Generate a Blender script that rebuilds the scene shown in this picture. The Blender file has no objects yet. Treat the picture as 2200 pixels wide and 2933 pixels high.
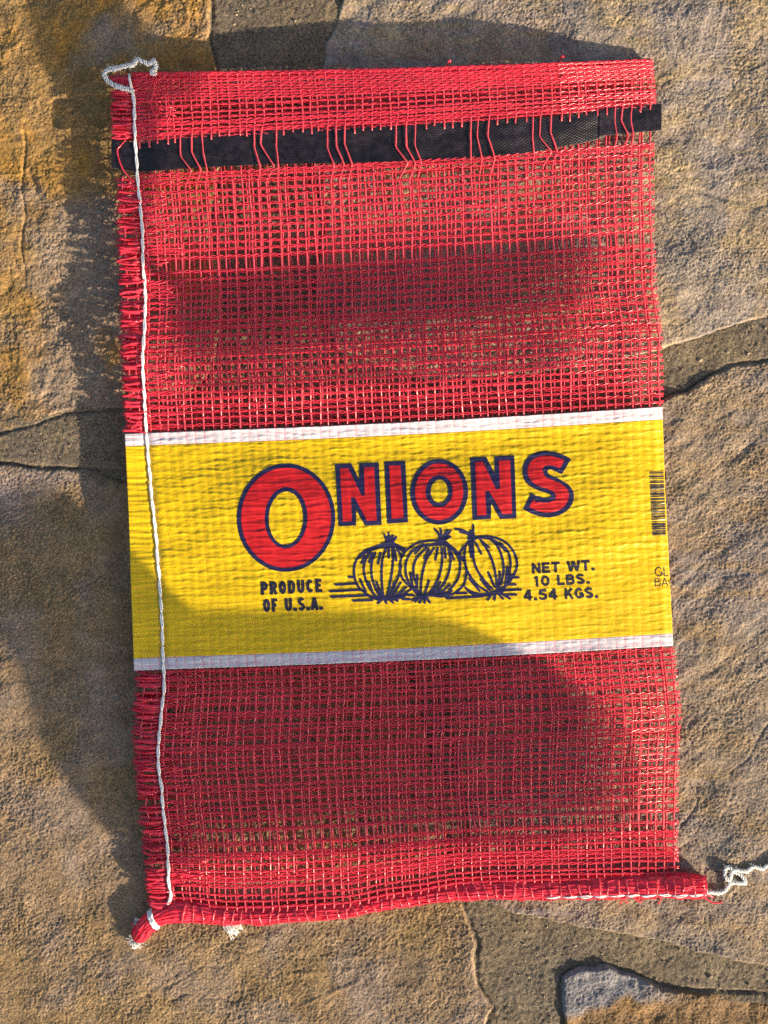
import bpy, bmesh, math, random
import numpy as np

random.seed(7); rng = np.random.default_rng(7)
sc = bpy.context.scene
col = sc.collection

# ------------------------------------------------------------------ camera, world, sun, exposure
S = 0.00025                 # metres per photograph pixel at stone level
D = 0.70                    # camera height above the stone
SUN_EL = math.radians(18.0)
SUN_AZ = (0.79, -0.613)     # horizontal direction towards the sun (x right, y up the picture)
EXPOSURE = 1.12

cam_d = bpy.data.cameras.new('camera'); cam = bpy.data.objects.new('camera', cam_d); col.objects.link(cam)
cam.location = (0, 0, D)
cam_d.sensor_fit = 'VERTICAL'; cam_d.angle = 2 * math.atan(2933 * S / 2 / D)
cam_d.clip_start = 0.01; cam_d.clip_end = 100
sc.camera = cam

world = bpy.data.worlds.new('World'); sc.world = world; world.use_nodes = True
wn = world.node_tree.nodes; wl = world.node_tree.links
bgn = wn['Background']; sky = wn.new('ShaderNodeTexSky'); sky.sky_type = 'NISHITA'; sky.sun_disc = False; sky.dust_density = 3.0
sky.sun_elevation = SUN_EL; sky.sun_rotation = math.atan2(SUN_AZ[0], SUN_AZ[1])
wl.new(sky.outputs[0], bgn.inputs['Color']); bgn.inputs['Strength'].default_value = 0.105

sun_d = bpy.data.lights.new('sun', 'SUN'); sun = bpy.data.objects.new('sun', sun_d); col.objects.link(sun)
sun_d.energy = 5.0; sun_d.angle = math.radians(0.5); sun_d.color = (1.0, 0.83, 0.60)
from mathutils import Vector, Matrix
sv = Vector((SUN_AZ[0] * math.cos(SUN_EL), SUN_AZ[1] * math.cos(SUN_EL), math.sin(SUN_EL)))
sun.rotation_euler = sv.to_track_quat('Z', 'Y').to_euler()
sun.location = (1, -1, 1)

vs = sc.view_settings
vs.view_transform = 'Standard'; vs.look = 'None'; vs.exposure = EXPOSURE; vs.gamma = 1; vs.use_curve_mapping = False
sc.cycles.use_denoising = False
sc.cycles.max_bounces = 6

# ------------------------------------------------------------------ small numeric helpers
def W(px, py, h):
    """photograph pixel seen at height h above the stone -> point in the place"""
    px = np.asarray(px, float); py = np.asarray(py, float); h = np.asarray(h, float)
    k = S * (D - h) / D
    return np.stack(np.broadcast_arrays((px - 1100.0) * k, (1466.5 - py) * k, h), -1)

def _hash(ix, iy, seed):
    n = (ix * 374761393 + iy * 668265263 + seed * 974711) & 0xFFFFFFFF
    n = ((n ^ (n >> 13)) * 1274126177) & 0xFFFFFFFF
    return ((n ^ (n >> 16)) & 0xFFFF) / 65535.0 * 2 * np.pi

def perlin(x, y, seed=0):
    x = np.asarray(x, float); y = np.asarray(y, float)
    ix = np.floor(x).astype(np.int64); iy = np.floor(y).astype(np.int64)
    fx = x - ix; fy = y - iy
    u = fx * fx * fx * (fx * (fx * 6 - 15) + 10); v = fy * fy * fy * (fy * (fy * 6 - 15) + 10)
    def g(dx, dy):
        a = _hash(ix + dx, iy + dy, seed)
        return np.cos(a) * (fx - dx) + np.sin(a) * (fy - dy)
    a = g(0, 0) * (1 - u) + g(1, 0) * u; b = g(0, 1) * (1 - u) + g(1, 1) * u
    return (a * (1 - v) + b * v) * 1.5

def fbm(x, y, oct=4, seed=0, gain=0.5):
    s = 0; a = 1.0
    for o in range(oct):
        s = s + a * perlin(np.asarray(x) * 2 ** o, np.asarray(y) * 2 ** o, seed + 17 * o); a *= gain
    return s

def sstep(a, b, x):
    t = np.clip((np.asarray(x, float) - a) / (b - a), 0, 1); return t * t * (3 - 2 * t)

def crspline(pts, per=8):
    P = np.array(pts, float); n = len(P)
    Q = np.vstack([2 * P[0] - P[1], P, 2 * P[-1] - P[-2]]); out = []
    for i in range(n - 1):
        p0, p1, p2, p3 = Q[i], Q[i + 1], Q[i + 2], Q[i + 3]
        for k in range(per):
            t = k / per
            out.append(0.5 * (2 * p1 + (p2 - p0) * t + (2 * p0 - 5 * p1 + 4 * p2 - p3) * t * t + (3 * p1 - p0 - 3 * p2 + p3) * t ** 3))
    out.append(P[-1]); return np.array(out)

def resample(P, n):
    d = np.r_[0, np.cumsum(np.linalg.norm(np.diff(P, axis=0), axis=1))]
    t = np.linspace(0, d[-1], n)
    return np.stack([np.interp(t, d, P[:, k]) for k in range(P.shape[1])], -1)

# ------------------------------------------------------------------ mesh helpers
def make_obj(name, verts, quads, mat, parent=None, tris=None, smooth=True):
    verts = np.asarray(verts, np.float32).reshape(-1, 3)
    me = bpy.data.meshes.new(name)
    quads = np.zeros((0, 4), np.int32) if quads is None else np.asarray(quads, np.int32).reshape(-1, 4)
    tris = np.zeros((0, 3), np.int32) if tris is None else np.asarray(tris, np.int32).reshape(-1, 3)
    me.vertices.add(len(verts)); me.vertices.foreach_set('co', verts.ravel())
    nl = len(quads) * 4 + len(tris) * 3
    me.loops.add(nl); me.loops.foreach_set('vertex_index', np.r_[quads.ravel(), tris.ravel()])
    me.polygons.add(len(quads) + len(tris))
    tot = np.r_[np.full(len(quads), 4), np.full(len(tris), 3)].astype(np.int32)
    me.polygons.foreach_set('loop_start', np.r_[0, np.cumsum(tot)[:-1]].astype(np.int32))
    me.polygons.foreach_set('loop_total', tot)
    me.update(calc_edges=True)
    if smooth: me.polygons.foreach_set('use_smooth', np.ones(len(tot), bool))
    me.materials.append(mat)
    o = bpy.data.objects.new(name, me); col.objects.link(o)
    if parent: o.parent = parent
    return o

def grid_quads(n, m, off=0):
    i = np.arange(n - 1)[:, None] * m + np.arange(m - 1)[None]
    return (np.stack([i, i + 1, i + m + 1, i + m], -1).reshape(-1, 4) + off)

def attr(o, name, vals):
    a = o.data.attributes.new(name, 'FLOAT', 'POINT'); a.data.foreach_set('value', np.asarray(vals, np.float32).ravel())

class Geo:
    """collects sweeps into one mesh"""
    def __init__(s): s.v = []; s.q = []; s.n = 0
    def add(s, V, Q):
        s.v.append(np.asarray(V).reshape(-1, 3)); s.q.append(np.asarray(Q) + s.n); s.n += len(s.v[-1])
    def build(s, name, mat, parent=None):
        return make_obj(name, np.vstack(s.v), np.vstack(s.q), mat, parent)

def ribbon(g, P, hw, tilt=0.0, th=0.00006, flat=False):
    """sweep a flat tape along P; hw half width, tilt rolls it about its own axis"""
    P = np.asarray(P, float); n = len(P)
    T = np.gradient(P, axis=0); T /= np.linalg.norm(T, axis=1)[:, None] + 1e-12
    up = np.array([0, 0, 1.0]); B = np.cross(up, T); B /= np.linalg.norm(B, axis=1)[:, None] + 1e-9
    N = np.cross(T, B)
    tilt = np.broadcast_to(np.asarray(tilt, float), (n,))[:, None]; hw = np.broadcast_to(np.asarray(hw, float), (n,))[:, None]
    A = B * np.cos(tilt) + N * np.sin(tilt); C = -B * np.sin(tilt) + N * np.cos(tilt)
    if flat:
        V = np.stack([P - A * hw, P + A * hw], 1); g.add(V, grid_quads(n, 2)); return
    V = np.stack([P - A * hw, P + C * th, P + A * hw, P - C * th], 1)     # n,4,3
    i = np.arange(n - 1)[:, None] * 4; k = np.arange(4)[None]; k2 = (k + 1) % 4
    Q = np.stack([i + k, i + k2, i + 4 + k2, i + 4 + k], -1).reshape(-1, 4)
    Q = np.vstack([Q, [[3, 2, 1, 0]], [[4 * n - 4, 4 * n - 3, 4 * n - 2, 4 * n - 1]]])
    g.add(V, Q)

def tube(g, P, r, seg=8, ref=(0, 0, 1.0), prof=None):
    P = np.asarray(P, float); n = len(P)
    T = np.gradient(P, axis=0); T /= np.linalg.norm(T, axis=1)[:, None] + 1e-12
    B = np.cross(np.array(ref), T); B /= np.linalg.norm(B, axis=1)[:, None] + 1e-9
    N = np.cross(T, B)
    a = np.arange(seg) / seg * 2 * np.pi
    r = np.broadcast_to(np.asarray(r, float), (n,))[:, None]
    R = r * np.ones((1, seg)) if prof is None else r * prof
    V = P[:, None] + R[..., None] * (B[:, None] * np.cos(a)[None, :, None] + N[:, None] * np.sin(a)[None, :, None])
    i = np.arange(n - 1)[:, None] * seg; k = np.arange(seg)[None]; k2 = (k + 1) % seg
    Q = np.stack([i + k, i + k2, i + seg + k2, i + seg + k], -1).reshape(-1, 4)
    V = np.vstack([V.reshape(-1, 3), P[:1], P[-1:]])
    c0 = n * seg; c1 = c0 + 1
    kk = np.arange(0, seg, 2)
    capa = np.stack([np.full(len(kk), c0), (kk + 2) % seg, (kk + 1) % seg, kk], -1)
    b = (n - 1) * seg
    capb = np.stack([np.full(len(kk), c1), b + kk, b + (kk + 1) % seg, b + (kk + 2) % seg], -1)
    g.add(V, np.vstack([Q, capa, capb]))

# ------------------------------------------------------------------ materials
def new_mat(name):
    m = bpy.data.materials.new(name); m.use_nodes = True
    nt = m.node_tree; return m, nt.nodes, nt.links, nt.nodes['Principled BSDF']

def nd(N, t, **kw):
    n = N.new(t)
    for k, v in kw.items(): setattr(n, k, v)
    return n

def noise(N, L, vec, scale, detail=4, rough=0.55):
    n = N.new('ShaderNodeTexNoise'); n.inputs['Scale'].default_value = scale; n.inputs['Detail'].default_value = detail
    n.inputs['Roughness'].default_value = rough; L.new(vec, n.inputs['Vector']); return n.outputs[0]

def ramp(N, L, fac, stops):
    r = N.new('ShaderNodeValToRGB'); el = r.color_ramp.elements
    while len(el) < len(stops): el.new(0.5)
    for e, (p, c) in zip(el, stops):
        e.position = p; e.color = (c, c, c, 1) if isinstance(c, (int, float)) else (*c, 1)
    L.new(fac, r.inputs[0]); return r.outputs[0]

def mix(N, L, fac, a, b, mode='MIX'):
    n = N.new('ShaderNodeMix'); n.data_type = 'RGBA'; n.blend_type = mode
    for sock, v in ((n.inputs[0], fac), (n.inputs[6], a), (n.inputs[7], b)):
        if isinstance(v, (int, float)): sock.default_value = v
        elif isinstance(v, tuple): sock.default_value = (*v, 1)
        else: L.new(v, sock)
    return n.outputs[2]

def mat_stone(name, ca, cb, cs, seed, stain=0.5, rough=0.8, grain=0.45, streak=None, grey=(0.185, 0.155, 0.135)):
    m, N, L, B = new_mat(name)
    tc = nd(N, 'ShaderNodeTexCoord'); mp = nd(N, 'ShaderNodeMapping'); mp.inputs['Location'].default_value = (seed, seed * 0.7, 0)
    L.new(tc.outputs['Object'], mp.inputs[0]); v = mp.outputs[0]
    big = ramp(N, L, noise(N, L, v, 9, 5, 0.6), [(0.38, 0.0), (0.62, 1.0)])
    base = mix(N, L, big, ca, cb)
    if streak:
        ms = nd(N, 'ShaderNodeMapping'); ms.inputs['Rotation'].default_value = (0, 0, math.radians(streak)); ms.inputs['Scale'].default_value = (1, 6, 1)
        L.new(v, ms.inputs[0])
        st = ramp(N, L, noise(N, L, ms.outputs[0], 14, 5, 0.65), [(0.42, 0.0), (0.66, 1.0)])
        base = mix(N, L, st, base, cs)
    st2 = ramp(N, L, noise(N, L, v, 26, 6, 0.65), [(0.5 + 0.12 * (1 - stain), 0.0), (0.66 + 0.1 * (1 - stain), 0.85)])
    base = mix(N, L, st2, base, cs)
    at = nd(N, 'ShaderNodeAttribute'); at.attribute_name = 'stain'
    base = mix(N, L, at.outputs['Fac'], base, grey)
    fine = ramp(N, L, noise(N, L, v, 620, 3, 0.75), [(0.34, 1 - grain), (0.68, 1 + grain * 1.3)])
    base = mix(N, L, 1.0, base, fine, 'MULTIPLY')
    mid = ramp(N, L, noise(N, L, v, 70, 4, 0.6), [(0.3, 0.72), (0.7, 1.2)])
    base = mix(N, L, 1.0, base, mid, 'MULTIPLY')
    base = mix(N, L, 1.0, base, (1.18, 1.15, 1.10), 'MULTIPLY')
    L.new(base, B.inputs['Base Color'])
    B.inputs['Roughness'].default_value = rough; B.inputs['Specular IOR Level'].default_value = 0.35
    bp = nd(N, 'ShaderNodeBump'); bp.inputs['Strength'].default_value = 1.0; bp.inputs['Distance'].default_value = 0.0007
    L.new(noise(N, L, v, 760, 3, 0.7), bp.inputs['Height']); L.new(bp.outputs[0], B.inputs['Normal'])
    return m

def mat_poly(name, colr, trans=0.35, rough=0.32, var=0.25, tcol=None, spec=0.6):
    """thin polypropylene tape: glossy, lets some light through"""
    m, N, L, B = new_mat(name)
    tc = nd(N, 'ShaderNodeTexCoord')
    n1 = ramp(N, L, noise(N, L, tc.outputs['Object'], 260, 2, 0.6), [(0.3, 1 - var), (0.7, 1 + var)])
    n2 = ramp(N, L, noise(N, L, tc.outputs['Object'], 30, 3, 0.6), [(0.3, 1 - var * 0.6), (0.7, 1 + var * 0.6)])
    c = mix(N, L, 1.0, mix(N, L, 1.0, colr, n1, 'MULTIPLY'), n2, 'MULTIPLY')
    L.new(c, B.inputs['Base Color']); B.inputs['Roughness'].default_value = rough; B.inputs['Specular IOR Level'].default_value = spec
    if trans > 0:
        tr = nd(N, 'ShaderNodeBsdfTranslucent'); tr.inputs[0].default_value = (*(tcol or colr), 1)
        ms = nd(N, 'ShaderNodeMixShader'); ms.inputs[0].default_value = trans
        out = N['Material Output']
        L.new(B.outputs[0], ms.inputs[1]); L.new(tr.outputs[0], ms.inputs[2]); L.new(ms.outputs[0], out.inputs[0])
    return m

def mat_film(name, colr, line, trans=0.2, rough=0.35):
    """printed film laminated on the netting: the red strands show faintly through it ('cu','cv' = position in strand counts)"""
    m, N, L, B = new_mat(name)
    def line_mask(a, width):
        at = nd(N, 'ShaderNodeAttribute'); at.attribute_name = a
        fr = nd(N, 'ShaderNodeMath', operation='FRACT'); L.new(at.outputs['Fac'], fr.inputs[0])
        sb = nd(N, 'ShaderNodeMath', operation='SUBTRACT'); L.new(fr.outputs[0], sb.inputs[0]); sb.inputs[1].default_value = 0.5
        ab = nd(N, 'ShaderNodeMath', operation='ABSOLUTE'); L.new(sb.outputs[0], ab.inputs[0])
        return ramp(N, L, ab.outputs[0], [(0.0, 1.0), (width, 0.0)])
    tc = nd(N, 'ShaderNodeTexCoord')
    brk = ramp(N, L, noise(N, L, tc.outputs['Object'], 90, 3, 0.6), [(0.35, 0.25), (0.65, 1.0)])
    mx = mix(N, L, 1.0, line_mask('cu', 0.16), line_mask('cv', 0.14), 'LIGHTEN')
    fac = mix(N, L, 1.0, mx, brk, 'MULTIPLY')
    fac2 = nd(N, 'ShaderNodeMath', operation='MULTIPLY'); L.new(fac, fac2.inputs[0]); fac2.inputs[1].default_value = line[3]
    c = mix(N, L, fac2.outputs[0], colr, line[:3])
    L.new(c, B.inputs['Base Color']); B.inputs['Roughness'].default_value = rough; B.inputs['Specular IOR Level'].default_value = 0.55
    bp = nd(N, 'ShaderNodeBump'); bp.inputs['Strength'].default_value = 0.35; bp.inputs['Distance'].default_value = 0.0004
    L.new(noise(N, L, tc.outputs['Object'], 520, 3, 0.6), bp.inputs['Height']); L.new(bp.outputs[0], B.inputs['Normal'])
    tr = nd(N, 'ShaderNodeBsdfTranslucent'); L.new(c, tr.inputs[0])
    ms = nd(N, 'ShaderNodeMixShader'); ms.inputs[0].default_value = trans
    L.new(B.outputs[0], ms.inputs[1]); L.new(tr.outputs[0], ms.inputs[2]); L.new(ms.outputs[0], N['Material Output'].inputs[0])
    return m

def mat_ink(name, colr, speck=(0.35, 0.3, 0.4), amount=0.3, rough=0.35):
    m, N, L, B = new_mat(name)
    tc = nd(N, 'ShaderNodeTexCoord')
    sp = ramp(N, L, noise(N, L, tc.outputs['Object'], 700, 2, 0.7), [(0.66, 0.0), (0.74, amount)])
    va = ramp(N, L, noise(N, L, tc.outputs['Object'], 120, 3, 0.6), [(0.3, 0.85), (0.7, 1.12)])
    c = mix(N, L, sp, mix(N, L, 1.0, colr, va, 'MULTIPLY'), speck)
    L.new(c, B.inputs['Base Color']); B.inputs['Roughness'].default_value = rough; B.inputs['Specular IOR Level'].default_value = 0.5
    return m

RED = (0.84, 0.062, 0.118)
M_RED = mat_poly('red polypropylene tape', RED, 0.5, 0.2, 0.12, (0.95, 0.09, 0.13), 1.0)
M_REDW = mat_poly('red polypropylene warp tape', (0.85, 0.135, 0.185), 0.58, 0.2, 0.12, (0.95, 0.15, 0.21), 1.0)
M_BLACK = mat_poly('black woven ribbon', (0.011, 0.008, 0.012), 0.0, 0.36, 0.7)
M_BLACK.node_tree.nodes['Principled BSDF'].inputs['Specular IOR Level'].default_value = 0.4
M_WHITE = mat_poly('white cotton thread', (0.80, 0.80, 0.80), 0.15, 0.7, 0.1)
M_CORD = mat_poly('white twine', (0.82, 0.82, 0.80), 0.3, 0.55, 0.08)
M_YEL = mat_film('yellow printed film', (0.74, 0.51, 0.003), (0.56, 0.20, 0.015, 0.42))
M_WF = mat_film('white film border', (0.66, 0.65, 0.70), (0.75, 0.10, 0.16, 0.62))
M_NAVY = mat_ink('navy ink', (0.013, 0.012, 0.055))
M_INKRED = mat_ink('red ink', (0.43, 0.009, 0.011), (0.70, 0.10, 0.08), 0.12)
M_INKBLK = mat_ink('dark text ink', (0.014, 0.013, 0.03), amount=0.1)

# ------------------------------------------------------------------ the ground: flagstones in mortar
MORTAR_Z = -0.0020
X0, X1, Y0, Y1 = -0.29, 0.29, -0.385, 0.385         # finely meshed area round the bag
def axis(a, b, step, ext):
    core = np.arange(a, b + step * 0.5, step); out = []; s = step; p = 0
    while p < ext: s = min(s * 1.35, 0.03); p += s; out.append(p)
    return np.r_[a - np.array(out)[::-1], core, core[-1] + np.array(out)]

def wpoly(pts): return np.array([[(x - 1100) * S, (1466.5 - y) * S] for x, y in pts])

def sdist(x, y, poly):
    """signed distance to polygon, positive inside"""
    d = np.full(x.shape, 1e9); ins = np.zeros(x.shape, bool); n = len(poly)
    for i in range(n):
        a = poly[i]; b = poly[(i + 1) % n]; e = b - a
        t = np.clip(((x - a[0]) * e[0] + (y - a[1]) * e[1]) / (e @ e), 0, 1)
        d = np.minimum(d, np.hypot(x - a[0] - t * e[0], y - a[1] - t * e[1]))
        c = ((a[1] > y) != (b[1] > y)) & (x < (b[0] - a[0]) * (y - a[1]) / (b[1] - a[1] + 1e-15) + a[0]); ins ^= c
    return np.where(ins, d, -d)

FAR = 6000
slabs = {   # photograph pixels; outlines run on beyond the picture
 'A': [(-FAR, -FAR), (640, -FAR), (612, -200), (604, 0), (602, 120), (622, 215), (640, 420), (600, 640), (640, 860), (610, 1060), (520, 1150), (350, 1172), (240, 1176), (180, 1182), (120, 1205), (0, 1238), (-400, 1330), (-FAR, 1500)],
 'E': [(1010, -FAR), (1000, -200), (978, 0), (950, 80), (930, 125), (925, 170), (905, 230), (880, 420), (930, 620), (900, 840), (960, 1000), (1200, 1090), (1500, 1075), (1780, 1030), (1890, 1005), (2000, 970), (2090, 935), (2200, 908), (2500, 840), (FAR, 300), (FAR, -FAR)],
 'C': [(-FAR, 1600), (-300, 1360), (0, 1326), (120, 1342), (240, 1340), (300, 1362), (360, 1386), (600, 1400), (950, 1380), (1130, 1420), (1180, 1650), (1160, 1900), (1230, 2150), (1270, 2400), (1318, 2570), (1345, 2640), (1372, 2700), (1362, 2760), (1372, 2830), (1410, 2890), (1385, 2960), (1350, 3200), (1300, FAR), (-FAR, FAR)],
 'G': [(1250, 1420), (1500, 1330), (1800, 1215), (1900, 1142), (1960, 1122), (2020, 1088), (2090, 1046), (2160, 1034), (2260, 1024), (2600, 1000), (FAR, 600), (FAR, 3600), (2500, 2850), (2200, 2772), (2060, 2745), (1900, 2705), (1760, 2678), (1640, 2655), (1540, 2636), (1450, 2612), (1400, 2590), (1350, 2420), (1300, 2150), (1270, 1900), (1290, 1650)],
 'I': [(1612, 2800), (1660, 2772), (1745, 2768), (1830, 2800), (1900, 2832), (2010, 2842), (2200, 2852), (2500, 2930), (FAR, 3700), (FAR, FAR), (1650, FAR), (1628, 3200), (1618, 2960), (1608, 2860)],
}
slab_spec = {
 'A': dict(ca=(0.255, 0.14, 0.030), cb=(0.19, 0.125, 0.055), cs=(0.34, 0.17, 0.026), seed=1.3, stain=0.75, label='ochre and rust stained flagstone'),
 'E': dict(ca=(0.24, 0.185, 0.13), cb=(0.205, 0.17, 0.155), cs=(0.265, 0.20, 0.11), seed=4.1, stain=0.35, label='pale grey tan flagstone with rough face'),
 'C': dict(ca=(0.20, 0.132, 0.058), cb=(0.19, 0.135, 0.088), cs=(0.21, 0.13, 0.06), seed=2.2, stain=0.3, label='olive brown flagstone with sandy grain'),
 'G': dict(ca=(0.21, 0.16, 0.115), cb=(0.19, 0.155, 0.145), cs=(0.225, 0.155, 0.085), seed=6.7, stain=0.4, label='grey brown flagstone with slanting streaks'),
 'I': dict(ca=(0.13, 0.075, 0.03), cb=(0.16, 0.10, 0.05), cs=(0.20, 0.11, 0.03), seed=8.4, stain=0.4, label='rough rusty flagstone with blue grey corner'),
}
def grain(x, y, seed):
    mm = 1000
    g = 0.00032 * perlin(x * mm / 3.3, y * mm / 2.8, seed) + 0.00090 * perlin(x * mm / 1.3, y * mm / 1.2, seed + 3)
    return g * (0.75 + 0.5 * perlin(x * 25, y * 25, seed + 9))
def slab_top(key, x, y):
    sd = {'A': 11, 'E': 23, 'C': 37, 'G': 51, 'I': 67}[key]
    px = x / S + 1100; py = 1466.5 - y / S
    z = 0.0020 * fbm(x * 9, y * 9, 3, sd) + 0.0006 * fbm(x * 55, y * 60, 4, sd + 5)
    f_ = fbm(x * 12 + sd, y * 15, 4, sd + 60) * 2.6; fr_ = f_ - np.floor(f_)
    z += 0.0011 * (np.floor(f_) + sstep(0.42, 0.62, fr_)) / 2.6 * {'A': 1.2, 'E': 1.1, 'C': 0.6, 'G': 0.8, 'I': 0.6}[key]      # split layers
    z -= 0.0006 * np.exp(-(fbm(x * 7 + 3, y * 9, 4, sd + 70) / 0.018) ** 2) * sstep(0.1, 0.5, perlin(x * 6, y * 6, sd + 71) + 0.25)   # hairline cracks
    if key == 'G':      # slanting cleavage streaks
        a = math.radians(38); u = x * math.cos(a) + y * math.sin(a); w = -x * math.sin(a) + y * math.cos(a)
        z += 0.0006 * fbm(u * 22, w * 110, 4, sd + 8) * (0.5 + 0.9 * np.abs(fbm(x * 14, y * 14, 2, 88))) * sstep(2500, 1900, py)
    if key == 'A':
        z += 0.0011 * (np.round(fbm(x * 22, y * 22, 4, 91) * 2.2) / 2.2) * 0.8 + 0.0005 * fbm(x * 90, y * 90, 3, 44)
        z -= 0.0022 * np.exp(-(((px - 95 - 0.45 * (py - 520)) / 11) ** 2 + ((py - 525) / 34) ** 2))
        z -= 0.0010 * np.exp(-((px - 68 - 5 * np.sin(py / 30)) / 4.0) ** 2) * sstep(330, 420, py) * sstep(900, 700, py)
        z -= 0.0016 * sstep(190, 205, px) * sstep(262, 278, py) * sstep(620, 400, py) * sstep(420, 330, px)
    if key == 'E':
        a = math.radians(-35); u = x * math.cos(a) + y * math.sin(a); w = -x * math.sin(a) + y * math.cos(a)
        z += 0.0011 * fbm(u * 16, w * 55, 4, sd + 8)
        z -= 0.0014 * np.exp(-((py - 545 - 0.28 * (px - 2000)) / 9) ** 2) * sstep(1960, 2010, px) * sstep(2150, 2080, px)
    if key == 'I':
        z += -0.0035 * sstep(-60, 60, fbm(x * 14, y * 14, 3, 5) * 60 + (py - 2890) + (px - 1850) * 0.15) + 0.0016 * fbm(x * 40, y * 40, 4, 77) + 0.0008
    if key == 'C':
        z += 0.0012 * sstep(1470, 1440, py + 0.25 * px) * sstep(300, 150, px)
        for (x0, y0, x1, y1) in ((830, 2790, 1040, 2775), (860, 2880, 1030, 2810)):   # pale vein scars
            tt = np.clip(((px - x0) * (x1 - x0) + (py - y0) * (y1 - y0)) / ((x1 - x0) ** 2 + (y1 - y0) ** 2), 0, 1)
            dd = np.hypot(px - x0 - tt * (x1 - x0), py - y0 - tt * (y1 - y0)) + 5 * perlin(px / 30, py / 30, 6)
            z += 0.0004 * np.exp(-(dd / 5) ** 2)
    return z
def stain_of(key, x, y):
    px = x / S + 1100; py = 1466.5 - y / S; nz = fbm(x * 16, y * 16, 4, 201)
    if key == 'A': return 0.7 * sstep(-0.1, 0.8, nz + 0.55 * sstep(420, 700, py) + 0.3 * sstep(190, 260, px) * sstep(250, 300, py) - 0.15)
    if key == 'E': return 0.55 * sstep(0.0, 0.5, nz + 0.2)
    if key == 'C': return 0.4 * sstep(0.1, 0.6, nz + 0.5 * sstep(500, 1300, px) * sstep(2500, 2900, py)) + 0.5 * sstep(1480, 1430, py + 0.3 * px)
    if key == 'G': return 0.6 * sstep(0.0, 0.55, nz + 0.25 * sstep(2100, 2500, py))
    return 1.0 * sstep(-20, 20, nz * 60 + 2885 - py - 0.3 * (px - 1750)) * sstep(2000, 1800, px)

gx = axis(X0, X1, 0.0008, 0.7); gy = axis(Y0, Y1, 0.0008, 0.7)
def slab_mesh(key, parent):
    poly = wpoly(slabs[key]); g = 0.004
    bx = (max(poly[:, 0].min() - g, gx[0]), min(poly[:, 0].max() + g, gx[-1])); by = (max(poly[:, 1].min() - g, gy[0]), min(poly[:, 1].max() + g, gy[-1]))
    xs = gx[(gx >= bx[0]) & (gx <= bx[1])]; ys = gy[(gy >= by[0]) & (gy <= by[1])]
    X, Y = np.meshgrid(xs, ys); n, m = X.shape
    sd = sdist(X, Y, poly) + 0.0012 * fbm(X * 70, Y * 70, 4, 300)
    e = 0.0022 + 0.0012 * perlin(X * 40, Y * 40, 41)
    t = np.clip(sd / e, 0, 1); t = (t * (2 - t)) ** 0.8
    zb = -0.0055
    Z = zb + (slab_top(key, X, Y) - zb) * t + grain(X, Y, hash(key) % 97 if False else ord(key)) * t
    Q = grid_quads(n, m); keep = sd.ravel()[Q].max(1) > -0.0008
    Q = Q[keep]; used = np.unique(Q); re = np.full(n * m, -1); re[used] = np.arange(len(used))
    V = np.stack([X, Y, Z], -1).reshape(-1, 3)[used]
    sp = slab_spec[key]
    mat = mat_stone('stone ' + sp['label'], sp['ca'], sp['cb'], sp['cs'], sp['seed'], sp['stain'], streak=38 if key == 'G' else (-35 if key == 'E' else None), grey={'I': (0.155, 0.15, 0.165), 'E': (0.19, 0.17, 0.17), 'C': (0.19, 0.155, 0.145)}.get(key, (0.185, 0.155, 0.135)))
    o = make_obj('flagstone', V, re[Q], mat, parent); o['label'] = sp['label']
    attr(o, 'stain', stain_of(key, V[:, 0], V[:, 1])); return o

# mortar bed under and between the stones
mx_, my_ = axis(X0, X1, 0.0012, 0.72), axis(Y0, Y1, 0.0012, 0.72)
X, Y = np.meshgrid(mx_, my_)
inside = np.maximum.reduce([sdist(X, Y, wpoly(p)) for p in slabs.values()])
Z = MORTAR_Z + 0.0007 * fbm(X * 30, Y * 30, 3, 8) + 0.0006 * perlin(X * 640, Y * 660, 12) + 0.0004 * perlin(X * 300, Y * 300, 13)
px_ = X / S + 1100; py_ = 1466.5 - Y / S
Z -= 0.0016 * np.exp(-((py_ - (1330 + 0.05 * px_)) / 5) ** 2) * sstep(420, 340, px_)     # crack along the left joint
Z += 0.0014 * sstep(520, 350, px_)
crack = np.maximum.reduce([sdist(X, Y, wpoly(slabs[k_])) if k_ != 'G' else np.where(1466.5 - Y / S < 1900, sdist(X, Y, wpoly(slabs['G'])), -1.0) for k_ in 'ACIG'])
Z -= 0.0030 * np.exp(-((crack + 0.0006 + 0.0012 * fbm(X * 70, Y * 70, 4, 300)) / 0.0009) ** 2) * (0.55 + 0.45 * perlin(X * 30, Y * 30, 55))     # open crack along the stones
Q = grid_quads(*X.shape); Q = Q[inside.ravel()[Q].min(1) < 0.006]
used = np.unique(Q); re = np.full(X.size, -1); re[used] = np.arange(len(used))
M_MORTAR = mat_stone('dark sandy mortar', (0.130, 0.100, 0.062), (0.108, 0.088, 0.066), (0.155, 0.12, 0.07), 3.3, 0.3, 0.85, 0.6)
patio = make_obj('patio_ground', np.stack([X, Y, Z], -1).reshape(-1, 3)[used], re[Q], M_MORTAR)
attr(patio, 'stain', np.zeros(len(used)))
patio['kind'] = 'structure'; patio['label'] = 'dark sandy mortar joints between the patio flagstones'
for k in slabs: slab_mesh(k, patio)

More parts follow.
